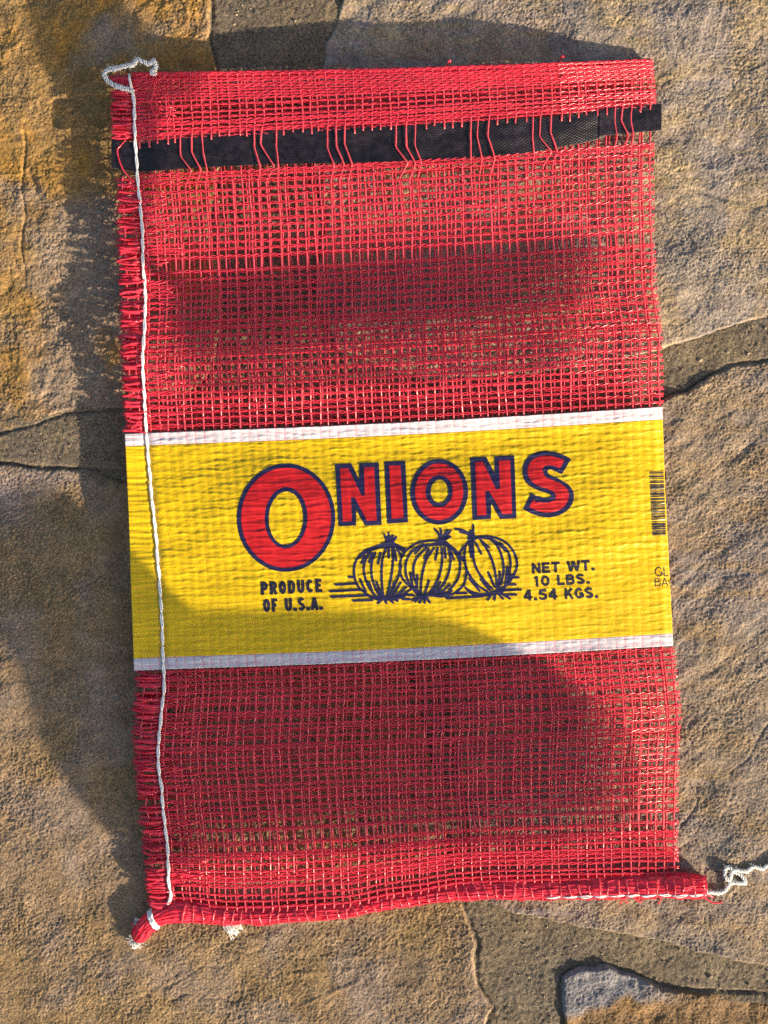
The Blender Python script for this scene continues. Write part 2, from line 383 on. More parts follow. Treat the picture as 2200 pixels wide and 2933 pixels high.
# loose sand grains and chips lying in the joints
ico = np.array([(0, 0, 1), (.89, 0, .45), (.28, .85, .45), (-.72, .53, .45), (-.72, -.53, .45), (.28, -.85, .45), (.72, .53, -.45), (-.28, .85, -.45), (-.89, 0, -.45), (-.28, -.85, -.45), (.72, -.53, -.45), (0, 0, -1)])
icf = np.array([(0, 1, 2), (0, 2, 3), (0, 3, 4), (0, 4, 5), (0, 5, 1), (1, 6, 2), (2, 7, 3), (3, 8, 4), (4, 9, 5), (5, 10, 1), (6, 7, 2), (7, 8, 3), (8, 9, 4), (9, 10, 5), (10, 6, 1), (6, 11, 7), (7, 11, 8), (8, 11, 9), (9, 11, 10), (10, 11, 6)])
sel = np.argwhere((inside < -0.0004) & (inside > -0.03) & (np.abs(X) < 0.28) & (np.abs(Y) < 0.37))
gv, gf, gn = [], [], 0
for r_, c_ in sel[rng.choice(len(sel), 520)]:
    sz = rng.choice([0.0006, 0.0008, 0.0011, 0.0017], p=[.55, .33, .11, .01])
    v_ = ico * rng.uniform(0.6, 1.25, (12, 1)) * sz * np.array([1.2, 0.9, 0.7]) + np.array([X[r_, c_] + rng.uniform(-.0006, .0006), Y[r_, c_] + rng.uniform(-.0006, .0006), Z[r_, c_] + sz * 0.35])
    gv.append(v_); gf.append(icf + gn); gn += 12
gr = make_obj('grit', np.vstack(gv), None, mat_stone('sand grains', (0.30, 0.24, 0.15), (0.2, 0.16, 0.11), (0.34, 0.27, 0.17), 5.5), patio, np.vstack(gf), smooth=False); gr['kind'] = 'stuff'
attr(gr, 'stain', np.zeros(gn * 1))

# ------------------------------------------------------------------ the bag: plan and height of its front layer
bag = bpy.data.objects.new('mesh_bag', None); col.objects.link(bag)
bag['label'] = 'flat empty red mesh onion bag with yellow label lying on flagstones'; bag['category'] = 'bag'
def part(name, parent=bag, label=None):
    o = bpy.data.objects.new(name, None); col.objects.link(o); o.parent = parent
    if label: o['label'] = label
    return o

seam_pts = np.array([(378, 210), (380, 255), (385, 318), (386, 371), (390, 451), (396, 530), (402, 597), (408, 663), (409, 733), (412, 786), (416, 846), (415, 899), (412, 965), (408, 1051), (412, 1111), (416, 1190), (421, 1263), (426, 1330), (432, 1396), (439, 1466), (446, 1532), (452, 1605), (457, 1671), (461, 1731), (465, 1797), (466, 1864), (469, 1917), (469, 1983), (464, 2030), (457, 2096), (453, 2155), (456, 2213), (462, 2253), (467, 2313), (474, 2372), (480, 2425), (482, 2485), (483, 2531), (489, 2565), (480, 2590)], float)
left_pts = np.array([(316, 205), (318, 300), (320, 396), (330, 505), (337, 640), (340, 780), (346, 920), (350, 1040), (357, 1240), (368, 1466), (376, 1700), (384, 1917), (388, 2000), (380, 2140), (392, 2250), (408, 2400), (420, 2540), (425, 2620)], float)
right_pts = np.array([(1860, 120), (1864, 190), (1872, 290), (1876, 400), (1870, 560), (1872, 733), (1878, 900), (1892, 1000), (1896, 1040), (1897, 1167), (1905, 1400), (1918, 1650), (1928, 1849), (1930, 1930), (1945, 2060), (1950, 2110), (1940, 2300), (1940, 2480), (1945, 2600)], float)
def seam_x(y): return np.interp(y, seam_pts[:, 1], seam_pts[:, 0])
def left_x(y): return np.interp(y, left_pts[:, 1], left_pts[:, 0])
def right_x(y): return np.interp(y, right_pts[:, 1], right_pts[:, 0])
DY = np.array([(205, -37), (300, -75), (400, -100), (490, -92), (700, -88), (1242, -75), (1917, -68), (2300, -62), (2570, -60)], float)
def line_y(v, s):
    """height in the picture of weft line v (its y at the seam) at fraction s across"""
    y = v + np.interp(v, DY[:, 0], DY[:, 1]) * s + 7 * np.sin(np.pi * np.clip(s, 0, 1)) * sstep(2300, 2000, v)
    ry = np.interp(480 + 1460 * s, [480, 545, 640, 760, 880, 1000, 1100, 1200, 1300, 1400, 1564, 1950], [2600, 2600, 2610, 2612, 2604, 2596, 2574, 2560, 2540, 2532, 2530, 2524])
    return y + (ry - (2570 - 60 * s)) * np.clip((v - 2330) / 240, 0, 1) ** 1.3
def v_of(px, py):
    """inverse of line_y"""
    v = np.array(py, float)
    for _ in range(4):
        s = (px - seam_x(v)) / (right_x(v) - seam_x(v)); v = v + (py - line_y(v, s))
    return v, (px - seam_x(v)) / (right_x(v) - seam_x(v))

HX = np.array([330, 420, 800, 1200, 1600, 1800, 1930], float)
HT = np.array([   # y, heights in mm
 (170, 17, 17, 13, 19, 18, 7, 2),
 (300, 17, 17, 14, 17, 13, 6, 2),
 (430, 16, 15, 13, 14, 11, 5, 2),
 (560, 15, 14, 13, 13, 10, 5, 2),
 (740, 14, 12, 9, 8, 7, 4.5, 2),
 (900, 14, 13, 12, 10, 8, 4, 2),
 (1050, 16, 19, 23, 23, 20, 12, 3),
 (1240, 12, 10, 9, 9, 8, 6, 2),
 (1450, 12, 11, 12, 12, 10, 7, 3),
 (1680, 12, 11, 11, 11, 9, 6, 3),
 (1850, 12, 11, 11, 10, 8, 5, 3),
 (2050, 12, 13, 12, 11, 12, 12, 3),
 (2200, 12, 13, 13, 12, 13, 13, 3),
 (2330, 9, 11, 12, 12, 12, 11, 3),
 (2420, 6, 8, 9, 9, 8, 6, 4),
 (2500, 5, 6, 6, 7, 7, 6, 4),
 (2600, 4, 5, 6, 6, 6, 6, 4)], float)
def smooth1(xq, xs, F):
    """cubic Hermite through rows of F along xs"""
    i = np.clip(np.searchsorted(xs, xq) - 1, 0, len(xs) - 2)
    h = xs[i + 1] - xs[i]; t = np.clip((xq - xs[i]) / h, 0, 1)
    return i, t
def H(px, py):
    px = np.asarray(px, float); py = np.asarray(py, float); px, py = np.broadcast_arrays(px, py)
    xs, ys, F = HX, HT[:, 0], HT[:, 1:]
    i, t = smooth1(px, xs, F); j, u = smooth1(py, ys, F)
    def cub(a, b, c, d, t):
        m1 = (c - a) / 2; m2 = (d - b) / 2
        return (2 * t ** 3 - 3 * t * t + 1) * b + (t ** 3 - 2 * t * t + t) * m1 + (-2 * t ** 3 + 3 * t * t) * c + (t ** 3 - t * t) * m2
    def row(jj):
        jj = np.clip(jj, 0, len(ys) - 1); nx = len(xs) - 1
        return cub(F[jj, np.clip(i - 1, 0, nx)], F[jj, i], F[jj, i + 1], F[jj, np.clip(i + 2, 0, nx)], t)
    h = cub(row(j - 1), row(j), row(j + 1), row(j + 2), u)
    h = h + 1.1 * fbm(px / 330, py / 150, 3, 5) * sstep(1960, 1760, px)
    return 0.0035 + 0.001 * np.maximum(h, 0.8)

NW = 58                                   # warps across
def warp_index(s): return s * NW
# ---- warps
front = part('front_netting', label='front layer of open red netting')
back = part('back_netting', label='back layer of red netting seen through the front')
BAND_T = np.array([(318, 396), (398, 411), (530, 391), (729, 375), (1100, 362), (1385, 345), (1564, 335), (1720, 318), (1892, 297)], float)
BAND_B = np.array([(318, 480), (398, 492), (563, 481), (729, 472), (1100, 464), (1299, 457), (1498, 441), (1697, 404), (1730, 391), (1896, 373)], float)
front_groups = [520, 552, 582, 742, 770, 796, 946, 974, 1001, 1145, 1174, 1200, 1342, 1368, 1396, 1536, 1562, 1592, 1752, 1782, 1816]

warp_s = (np.arange(NW) + 0.5) / NW + rng.normal(0, 0.0016, NW)
xs_at_band = seam_x(430) + warp_s * (right_x(400) - seam_x(430))
in_front = np.zeros(NW, bool)
for gxp in front_groups: in_front[np.argmin(np.abs(xs_at_band - gxp))] = True

rows_up = list(np.arange(209, 286, 9.0)) + [294, 306, 328, 346, 355, 364, 373, 382, 391, 399]
rows_mid = [503, 513] + list(np.arange(533, 735, 21.0)) + [742, 784] + list(np.arange(806, 1060, 20.0)) + list(np.arange(1072, 1236, 19.0))
rows_low = list(np.arange(1926, 2376, 19.5)) + [2376, 2412, 2434, 2446, 2462, 2480, 2492, 2506, 2520, 2534, 2546, 2557]
rows_front = [(v + rng.normal(0, 1.3)) for v in rows_up] + [(v + rng.normal(0, 2.4)) for v in rows_mid + rows_low]
rows_arr = np.array(sorted(rows_front))

def warp_path(s, vv, seed, dx=0.0):
    x = seam_x(vv) + s * (right_x(vv) - seam_x(vv)) + dx
    x = x + 2.6 * fbm(vv / 120.0, np.full_like(vv, seed * 3.7), 3, 61) + 2.2 * fbm(vv / 300.0, s * 9.0 + 0 * vv, 2, 62)
    y = line_y(vv, s)
    return x, y

for i in range(NW):
    vv = np.arange(206, 2575, 7.0); s = warp_s[i]
    x, y = warp_path(s, vv, i)
    h = H(x, y)
    # ride over / under the wefts
    ph = np.interp(vv, rows_arr, np.arange(len(rows_arr)))
    h = h + 0.00022 * np.cos(np.pi * ph + np.pi * i)
    tb = np.interp(x, BAND_T[:, 0], BAND_T[:, 1]); bb = np.interp(x, BAND_B[:, 0], BAND_B[:, 1])
    inb = sstep(-14, 4, y - tb) * sstep(-14, 4, bb - y); poke = rng.uniform(4, 16)
    inbk = sstep(poke, poke + 7, y - tb) * sstep(-14, 4, bb - y)
    if in_front[i]:
        h = h + inb * 0.0012
        k = np.clip((y - tb) / (bb - tb), -0.3, 1.5)
        lean = rng.uniform(4, 34)
        x = x + lean * (np.interp(k, [-0.3, 0, 0.5 + rng.uniform(-.1, .12), 1.05, 1.5], [0, -0.25, -0.3, 0.8, 0]))
    else:
        h = h + inb * 0.0011 - inbk * 0.0026
    inl = sstep(1236, 1246, vv) * sstep(1922, 1912, vv)
    h = h - inl * 0.0012
    hw = S * (2.5 + 0.8 * perlin(vv / 60, i * 1.3 + 0 * vv, 71) + rng.uniform(-0.3, 0.5))
    tilt = 0.35 * perlin(vv / 45, i * 2.1 + 0 * vv, 72) + rng.normal(0, 0.12)
    g = Geo(); ribbon(g, W(x, y, h), hw, tilt); g.build('warp_strand', M_REDW, front)

for i in range(NW - 2):
    vv = np.arange(212, 2570, 22.0); s = warp_s[i + 1] + (0.30 + rng.normal(0, 0.06)) / NW
    x, y = warp_path(s, vv, i + 200, rng.normal(0, 3))
    h = np.minimum(0.0036 + 0.0012 * fbm(x / 300, y / 200, 2, 90) + 0.18 * (H(x, y) - 0.0035), H(x, y) - 0.0009)
    h = np.maximum(h, 0.0028)
    g = Geo(); ribbon(g, W(x, y, h), S * rng.uniform(2.4, 3.4), rng.normal(0, 0.2)); g.build('warp_strand', M_REDW, back)

# ---- wefts: a pair of tapes twisted round the warps
def weft(v, k, parent, is_back=False):
    per = 2 if is_back else 5
    n = np.linspace(0.0, NW, NW * per + 1); s = n / NW
    bow = 1.9 * fbm(s * 7, np.full_like(s, k * 1.7), 3, 31) + 0.9 * fbm(s * 40, np.full_like(s, k * 2.9), 2, 33)
    vv = v + bow
    x = seam_x(vv) + s * (right_x(vv) - seam_x(vv)); y = line_y(vv, s)
    x[-1] += rng.uniform(0, 5)
    h = H(x, y)
    if is_back:
        h = np.maximum(np.minimum(0.0036 + 0.0012 * fbm(x / 300, y / 200, 2, 90) + 0.18 * (h - 0.0035), h - 0.0009), 0.0028)
    dense = v < 410 or v > 2425
    A = (1.8 if dense else 2.6) * (1 + 0.5 * perlin(n / 3, np.full_like(n, k * 1.1), 35))
    g = Geo()
    for sg in (1, -1):
        yy = y + sg * A * np.sin(np.pi * (n - 0.5) ) 
        hh = h + sg * 0.00034 * np.cos(np.pi * (n - 0.5)) * (-1) ** k
        hw = S * ((1.8 if dense else 1.5) + 0.6 * perlin(n / 2.3, np.full_like(n, k * 1.9 + sg), 36))
        tilt = 0.5 * perlin(n / 1.6, np.full_like(n, k * 2.3 + sg * 5), 37) + 0.35 * sg * np.cos(np.pi * n)
        if is_back: ribbon(g, W(x, y + sg * 2.0 * np.sin(np.pi * n), hh), S * 1.8, 0.1 * sg, th=0.0002)
        else: ribbon(g, W(x, yy, hh), hw, tilt, th=0.0001)
    g.build('weft_strand', M_RED, parent)
for k, v in enumerate(rows_arr): weft(v, k, front)
rows_back = list(np.arange(214, 400, 16.0)) + [v + 4 for v in rows_mid] + [v + 4 for v in rows_low[:-4]]
for k, v in enumerate(rows_back): weft(v + rng.normal(0, 1.5), k + 300, back, True)

# back panel rising to the mouth of the bag
for k in range(11):
    n = np.linspace(0, NW, NW * 2 + 1); s_ = n / NW; v = 209 + 2.2 * k
    x = seam_x(v + 0 * n) + s_ * (right_x(v + 0 * n) - seam_x(v + 0 * n)); y = line_y(v + 0 * n, s_)
    top = H(x, y) - 0.0012; h = 0.0034 + (top - 0.0034) * (1 - k / 10.5) + 0.0003 * np.sin(np.pi * n)
    g = Geo(); ribbon(g, W(x, y + 1.5 * np.sin(np.pi * n), np.maximum(h, 0.003)), S * 2.6, 0.9 + 0.2 * perlin(n / 3, 0 * n + k, 3)); g.build('hem_weft', M_RED, back)
# ---- raw edge left of the seam: tape ends gathered by the stitching
fringe = part('fringed_edge', label='frayed tape ends outside the white side seam')
for (va, vb, pitch, mat_) in ((207, 402, 7.5, M_RED), (506, 1236, 8.0, M_RED), (1922, 2590, 8.0, M_RED)):
    v = va
    while v < vb:
        v += pitch * rng.uniform(0.6, 1.4)
        if v > vb: break
        xe = left_x(v) + rng.normal(0, 3.2); xsx = seam_x(v) + 14
        dy = rng.normal(0, 5); cl = rng.normal(0, 7)
        t = np.linspace(0, 1, 9)
        x = xsx + (xe - xsx) * t; y = v + rng.normal(0, 2) + dy * t + cl * np.sin(np.pi * t * 0.9)
        h = H(x, np.full_like(x, v)) + 0.0004 * rng.random() + 0.0009 * np.sin(np.pi * t) * rng.random() - 0.0016 * np.exp(-((x - seam_x(v)) / 14) ** 2)
        h = h + t ** 2 * rng.normal(0, 0.0012)
        h = np.maximum(h, 0.003)
        hw = S * rng.uniform(3.4, 7.0) * (1 - 0.1 * t); tilt = rng.normal(0, 0.35) + t * rng.normal(0, 0.7)
        g = Geo(); ribbon(g, W(x, y, h), hw, tilt)
        if rng.random() < 0.55:      # folded back as a loop
            x2 = xe + (xsx - xe) * t * rng.uniform(0.4, 0.9); y2 = y[-1] + rng.normal(0, 7) * t + 3 * np.sin(np.pi * t)
            ribbon(g, W(x2, y2, h[-1] + 0.0006 * t), S * rng.uniform(2.0, 4.0), rng.normal(0, 0.3))
        g.build('tape_end', mat_, fringe)
# the back layer's tape ends hang below them
for (va, vb) in ((207, 402), (506, 1236), (1922, 2590)):
    v = va
    while v < vb:
        v += 9 * rng.uniform(0.6, 1.4); xe = left_x(v) + rng.normal(4, 4); xsx = seam_x(v) + 10; t = np.linspace(0, 1, 6)
        x = xsx + (xe - xsx) * t; hs = float(H(380, v)); k = rng.uniform(0.25, 0.8)
        h = np.maximum(0.0035 + (hs - 0.0035) * (k + (0.15 * t)) , 0.003); h = np.minimum(h, H(x, np.full_like(x, v)) - 0.0008)
        g = Geo(); ribbon(g, W(x, v + rng.normal(0, 5) * t, np.maximum(h, 0.0028)), S * rng.uniform(2.5, 5), rng.choice([-1, 1]) * rng.uniform(0.4, 1.3)); g.build('tape_end', M_RED, fringe)
# short warps inside the fringe
for fr in (0.3, 0.72):
    for (va, vb) in ((207, 400), (505, 1238), (1920, 2570)):
        vv = np.arange(va, vb, 9.0); x = left_x(vv) + (seam_x(vv) - left_x(vv)) * fr + 5 * fbm(vv / 40, 0 * vv + fr * 9, 2, 5)
        g = Geo(); ribbon(g, W(x, vv, np.maximum(H(x, vv) + 0.0003 * np.cos(vv / 5), 0.003)), S * 2.8, 0.2 * np.sin(vv / 17)); g.build('edge_warp', M_REDW, fringe)
# tangle of strands gathered just inside the seam
g = Geo()
for _ in range(190):
    v = rng.choice([rng.uniform(215, 400), rng.uniform(505, 1235), rng.uniform(505, 1235), rng.uniform(1925, 2560), rng.uniform(1925, 2560)])
    t = np.linspace(0, 1, 9); ln = rng.uniform(40, 130)
    x = seam_x(v) - 4 + ln * t; y = v + rng.normal(0, 9) * t + rng.normal(0, 4) * np.sin(np.pi * t) - 3 * t
    ribbon(g, W(x, y, H(x, y) + 0.0004 * rng.random() - 0.0002), S * rng.uniform(1.6, 3.2), rng.normal(0, 0.5, 1)[0] + 0.4 * np.sin(t * 9))
tg = g.build('gathered_strands', M_RED, bag); tg['kind'] = 'stuff'

# ---- black ribbon woven behind groups of warps
def ribbon_sheet(name, topc, botc, x0, x1, dz, mat, parent, nx, ny, ez=0.00028):
    xs = np.linspace(x0, x1, nx); tt = np.linspace(0, 1, ny)
    Xp = np.tile(xs, (ny, 1)); a = np.interp(xs, topc[:, 0], topc[:, 1]); b = np.interp(xs, botc[:, 0], botc[:, 1])
    a = a + 1.2 * perlin(xs / 30, 0 * xs, 3); b = b + 1.2 * perlin(xs / 30, 0 * xs + 4, 3)
    Yp = a[None] + (b - a)[None] * tt[:, None]
    R = tt[:, None] * 22; C = Xp / 7.0
    h = H(Xp, Yp) + dz + ez * (np.cos(np.pi * C + np.pi * np.floor(R)) * 0.5 + np.abs(np.sin(np.pi * R))) + 0.0006 * fbm(Xp / 160, Yp / 60, 3, 7)
    top = W(Xp, Yp, h); bot = W(Xp, Yp, h - 0.0005)
    V = np.vstack([top.reshape(-1, 3), bot.reshape(-1, 3)]); q = grid_quads(ny, nx); off = nx * ny
    Q = [q[:, ::-1], q + off]
    rim = np.r_[np.arange(nx), np.arange(2 * nx - 1, nx * ny, nx), np.arange(nx * ny - 2, nx * (ny - 1) - 1, -1), np.arange(nx * (ny - 2), 0, -nx)]
    r2 = np.roll(rim, -1); Q.append(np.stack([rim, r2, r2 + off, rim + off], -1))
    return make_obj(name, V, np.vstack(Q), mat, parent)
band = ribbon_sheet('black_ribbon', BAND_T, BAND_B, 319, 1735, 0.0, M_BLACK, bag, 480, 67)
band['label'] = 'woven black ribbon across the top of the bag'
T2 = np.array([(1690, 322), (1740, 310), (1894, 297)], float); B2 = np.array([(1690, 402), (1730, 389), (1897, 373)], float)
ribbon_sheet('ribbon_tail', T2, B2, 1716, 1895, 0.00045, M_BLACK, band, 90, 50)

# ---- the printed label film
def label_h(px, py):
    v, s = v_of(px, py); sx = seam_x(py)
    nr = (v - 1242) / 22.5; nc = s * NW
    flap = sstep(0, 22, px - sx)
    jit = 0.9 * perlin(px / 55, v / 26, 402) + 0.35 * perlin(px / 17, v / 12, 405)
    rib = 1 - np.abs(np.sin(np.pi * (nr + 0.28 * jit)))                     # narrow creases over each weft
    rib2 = 1 - np.abs(np.sin(np.pi * (2 * nr + 0.5 * jit + 0.3)))
    amp = 0.55 + 0.75 * np.clip(perlin(px / 60, v / 40, 406) + 0.35, 0, 1)
    e = flap * amp * (0.00042 * rib ** 2 + 0.00020 * rib2 ** 2) + 0.00022 * fbm(px / 34, v / 9, 3, 401) * (0.4 + 0.6 * flap)
    e = e + flap * 0.00007 * np.cos(2 * np.pi * nc)
    e = e + (1 - flap) * 0.00045 * fbm(px / 120, py / 9, 2, 403)
    e = e * (1 - 0.3 * sstep(1640, 1720, v))
    pucker = -0.0013 * np.exp(-((px - sx) / 9) ** 2)
    edge = -0.0012 * sstep(1900, 1935, px - (right_x(py) - 1928))
    return H(px, py) + 0.0009 + e + pucker + edge
def label_strip(name, v0, v1, mat, parent, nv):
    sL = -0.045; ns = 640
    vv = np.linspace(v0, v1, nv)[:, None]; s = np.linspace(0, 1, ns)[None]
    xr = right_x(line_y(vv[:, 0], 1.0)); Xp0 = left_x(vv[:, 0])[:, None] + (xr - left_x(vv[:, 0]))[:, None] * s
    ss = (Xp0 - seam_x(vv)) / (right_x(vv) - seam_x(vv)); Yp = line_y(vv, ss) + 0 * Xp0
    Xp = Xp0
    Vt = W(Xp, Yp, label_h(Xp, Yp))
    # a thin turned edge all round gives the film its body
    g = Vt.reshape(-1, 3); q = grid_quads(nv, ns)[:, ::-1]; n0 = nv * ns
    rim = np.r_[np.arange(ns), np.arange(2 * ns - 1, n0, ns), np.arange(n0 - 2, ns * (nv - 1) - 1, -1), np.arange(ns * (nv - 2), 0, -ns)]
    low = g[rim] - np.array([0, 0, 0.0004]); k = np.arange(len(rim)); k2 = np.roll(k, -1)
    Q = np.vstack([q, np.stack([rim[k], rim[k2], n0 + k2, n0 + k], -1)])
    o = make_obj(name, np.vstack([g, low]), Q, mat, parent)
    cu = np.r_[(ss * NW).ravel(), (ss * NW).ravel()[rim]]; cv = np.r_[((vv - 1242) / 22.5 + 0 * ss).ravel(), ((vv - 1242) / 22.5 + 0 * ss).ravel()[rim]]
    attr(o, 'cu', cu + 100); attr(o, 'cv', cv + 100); return o
label = label_strip('label_panel', 1275.3, 1882.0, M_YEL, bag, 262)
label['label'] = 'yellow printed film label across the bag'
label_strip('white_border', 1240, 1275.0, M_WF, label, 18); label_strip('white_border', 1882.3, 1917, M_WF, label, 18)

# ---- print on the label
def decal(name, polys, lift, mat, parent, stepx=9.0, stepy=2.6, clipx=None, tris=None):
    """polys: list of closed outlines (holes by even-odd); cut on a grid and laid on the film"""
    bm = bmesh.new()
    if tris is not None:
        vv, ff = tris; bv = [bm.verts.new((p[0], p[1], 0)) for p in vv]
        for f in ff:
            try: bm.faces.new([bv[i] for i in f])
            except ValueError: pass
    else:
        from mathutils.geometry import tessellate_polygon
        pl = [[Vector((p[0], p[1], 0)) for p in poly] for poly in polys]
        flat = [p for poly in pl for p in poly]; bv = [bm.verts.new(p) for p in flat]
        for f in tessellate_polygon(pl):
            try: bm.faces.new([bv[i] for i in f])
            except ValueError: pass
    xs = [v.co.x for v in bm.verts]; ys = [v.co.y for v in bm.verts]
    for a, c, st in ((0, (min(xs), max(xs)), stepx), (1, (min(ys), max(ys)), stepy)):
        p = math.floor(c[0] / st) * st + st
        while p < c[1]:
            co = (p, 0, 0) if a == 0 else (0, p, 0); no = (1, 0, 0) if a == 0 else (0, 1, 0)
            bmesh.ops.bisect_plane(bm, geom=bm.verts[:] + bm.edges[:] + bm.faces[:], plane_co=co, plane_no=no, dist=1e-4); p += st
    if clipx is not None:
        bmesh.ops.bisect_plane(bm, geom=bm.verts[:] + bm.edges[:] + bm.faces[:], plane_co=(clipx, 0, 0), plane_no=(1, 0, 0), clear_outer=True)
    if not bm.verts: bm.faces.ensure_lookup_table()
    co = np.array([v.co[:] for v in bm.verts]).reshape(-1, 3); wv = W(co[:, 0], co[:, 1], label_h(co[:, 0], co[:, 1]) + lift)
    for v, p in zip(bm.verts, wv): v.co = p
    bm.normal_update()
    for f in bm.faces:
        if f.normal.z < 0: f.normal_flip()
        f.smooth = True
    me = bpy.data.meshes.new(name); bm.to_mesh(me); bm.free(); me.materials.append(mat)
    o = bpy.data.objects.new(name, me); col.objects.link(o); o.parent = parent; return o

def Z4(pts): return [(660 + x * 0.30139, 1270 + y * 0.30139) for x, y in pts]
def Z5(pts): return [(1160 + x * 0.30139, 1270 + y * 0.30139) for x, y in pts]
def ell(cx, cy, rx, ry, n=72, rot=0.03):
    a = np.arange(n) / n * 2 * np.pi; x = rx * np.cos(a); y = ry * np.sin(a)
    return list(zip(cx + x * math.cos(rot) - y * math.sin(rot), cy + x * math.sin(rot) + y * math.cos(rot)))
def smooth_closed(pts, corners):
    out = []; n = len(pts); cs = sorted(corners)
    for a, b in zip(cs, cs[1:] + [cs[0] + n]):
        seg = [pts[i % n] for i in range(a, b + 1)]
        out += [tuple(p) for p in (crspline(seg, 5)[:-1] if len(seg) > 2 else np.array(seg)[:-1])]
    return out
LB, LR = 0.00022, 0.00034
decal('letter_outline', [ell(819.5, 1483, 141, 155), ell(819.5, 1484.5, 49.5, 76.5)], LB, M_NAVY, label)
decal('letter_fill', [ell(819.5, 1483, 128.5, 143), ell(819.5, 1483, 61.5, 88)], LR, M_INKRED, label)
decal('letter_outline', [Z4([(995, 198), (1150, 190), (1225, 345), (1225, 187), (1410, 182), (1438, 775), (1280, 780), (1195, 630), (1195, 780), (1030, 788)])], LB, M_NAVY, label)
decal('letter_fill', [Z4([(1042, 240), (1120, 238), (1248, 497), (1278, 495), (1270, 230), (1365, 225), (1390, 733), (1300, 735), (1180, 510), (1145, 515), (1155, 738), (1070, 742)])], LR, M_INKRED, label)
decal('letter_outline', [[(1101, 1322), (1161, 1320), (1169, 1496), (1109, 1500)]], LB, M_NAVY, label)
decal('letter_fill', [[(1115, 1334), (1147, 1333), (1156, 1483), (1122, 1486)]], LR, M_INKRED, label)
decal('letter_outline', [ell(1258, 1409, 83, 94), ell(1259, 1407, 25, 33)], LB, M_NAVY, label)
decal('letter_fill', [ell(1258, 1408.5, 69, 81), ell(1258, 1407, 39, 46.5)], LR, M_INKRED, label)
decal('letter_outline', [Z5([(620, 133), (772, 127), (855, 285), (850, 123), (1040, 113), (1060, 712), (905, 720), (820, 570), (818, 718), (645, 730)])], LB, M_NAVY, label)
decal('letter_fill', [Z5([(667, 180), (740, 175), (868, 440), (905, 430), (893, 165), (1000, 160), (1018, 668), (930, 672), (800, 450), (762, 455), (775, 680), (688, 685)])], LR, M_INKRED, label)
SB = [(1580, 150), (1490, 295), (1440, 270), (1380, 250), (1355, 265), (1380, 300), (1450, 330), (1550, 390), (1600, 460), (1600, 550), (1550, 630), (1460, 685), (1340, 703), (1220, 675), (1125, 628), (1197, 470), (1260, 500), (1330, 515), (1380, 510), (1385, 490), (1350, 475), (1250, 440), (1160, 385), (1125, 310), (1122, 220), (1160, 140), (1240, 90), (1340, 72), (1450, 90), (1530, 120)]
SR = [(1515, 160), (1475, 235), (1410, 212), (1350, 208), (1315, 230), (1312, 275), (1345, 325), (1420, 355), (1500, 395), (1550, 450), (1555, 520), (1520, 590), (1450, 640), (1350, 658), (1260, 640), (1182, 608), (1215, 540), (1290, 560), (1360, 562), (1420, 540), (1435, 500), (1415, 460), (1350, 430), (1260, 400), (1190, 340), (1165, 270), (1180, 200), (1230, 145), (1310, 118), (1400, 122)]
decal('letter_outline', [Z5(smooth_closed(SB, [0, 1, 14, 15]))], LB, M_NAVY, label)
decal('letter_fill', [Z5(smooth_closed(SR, [0, 1, 15, 16]))], LR, M_INKRED, label)

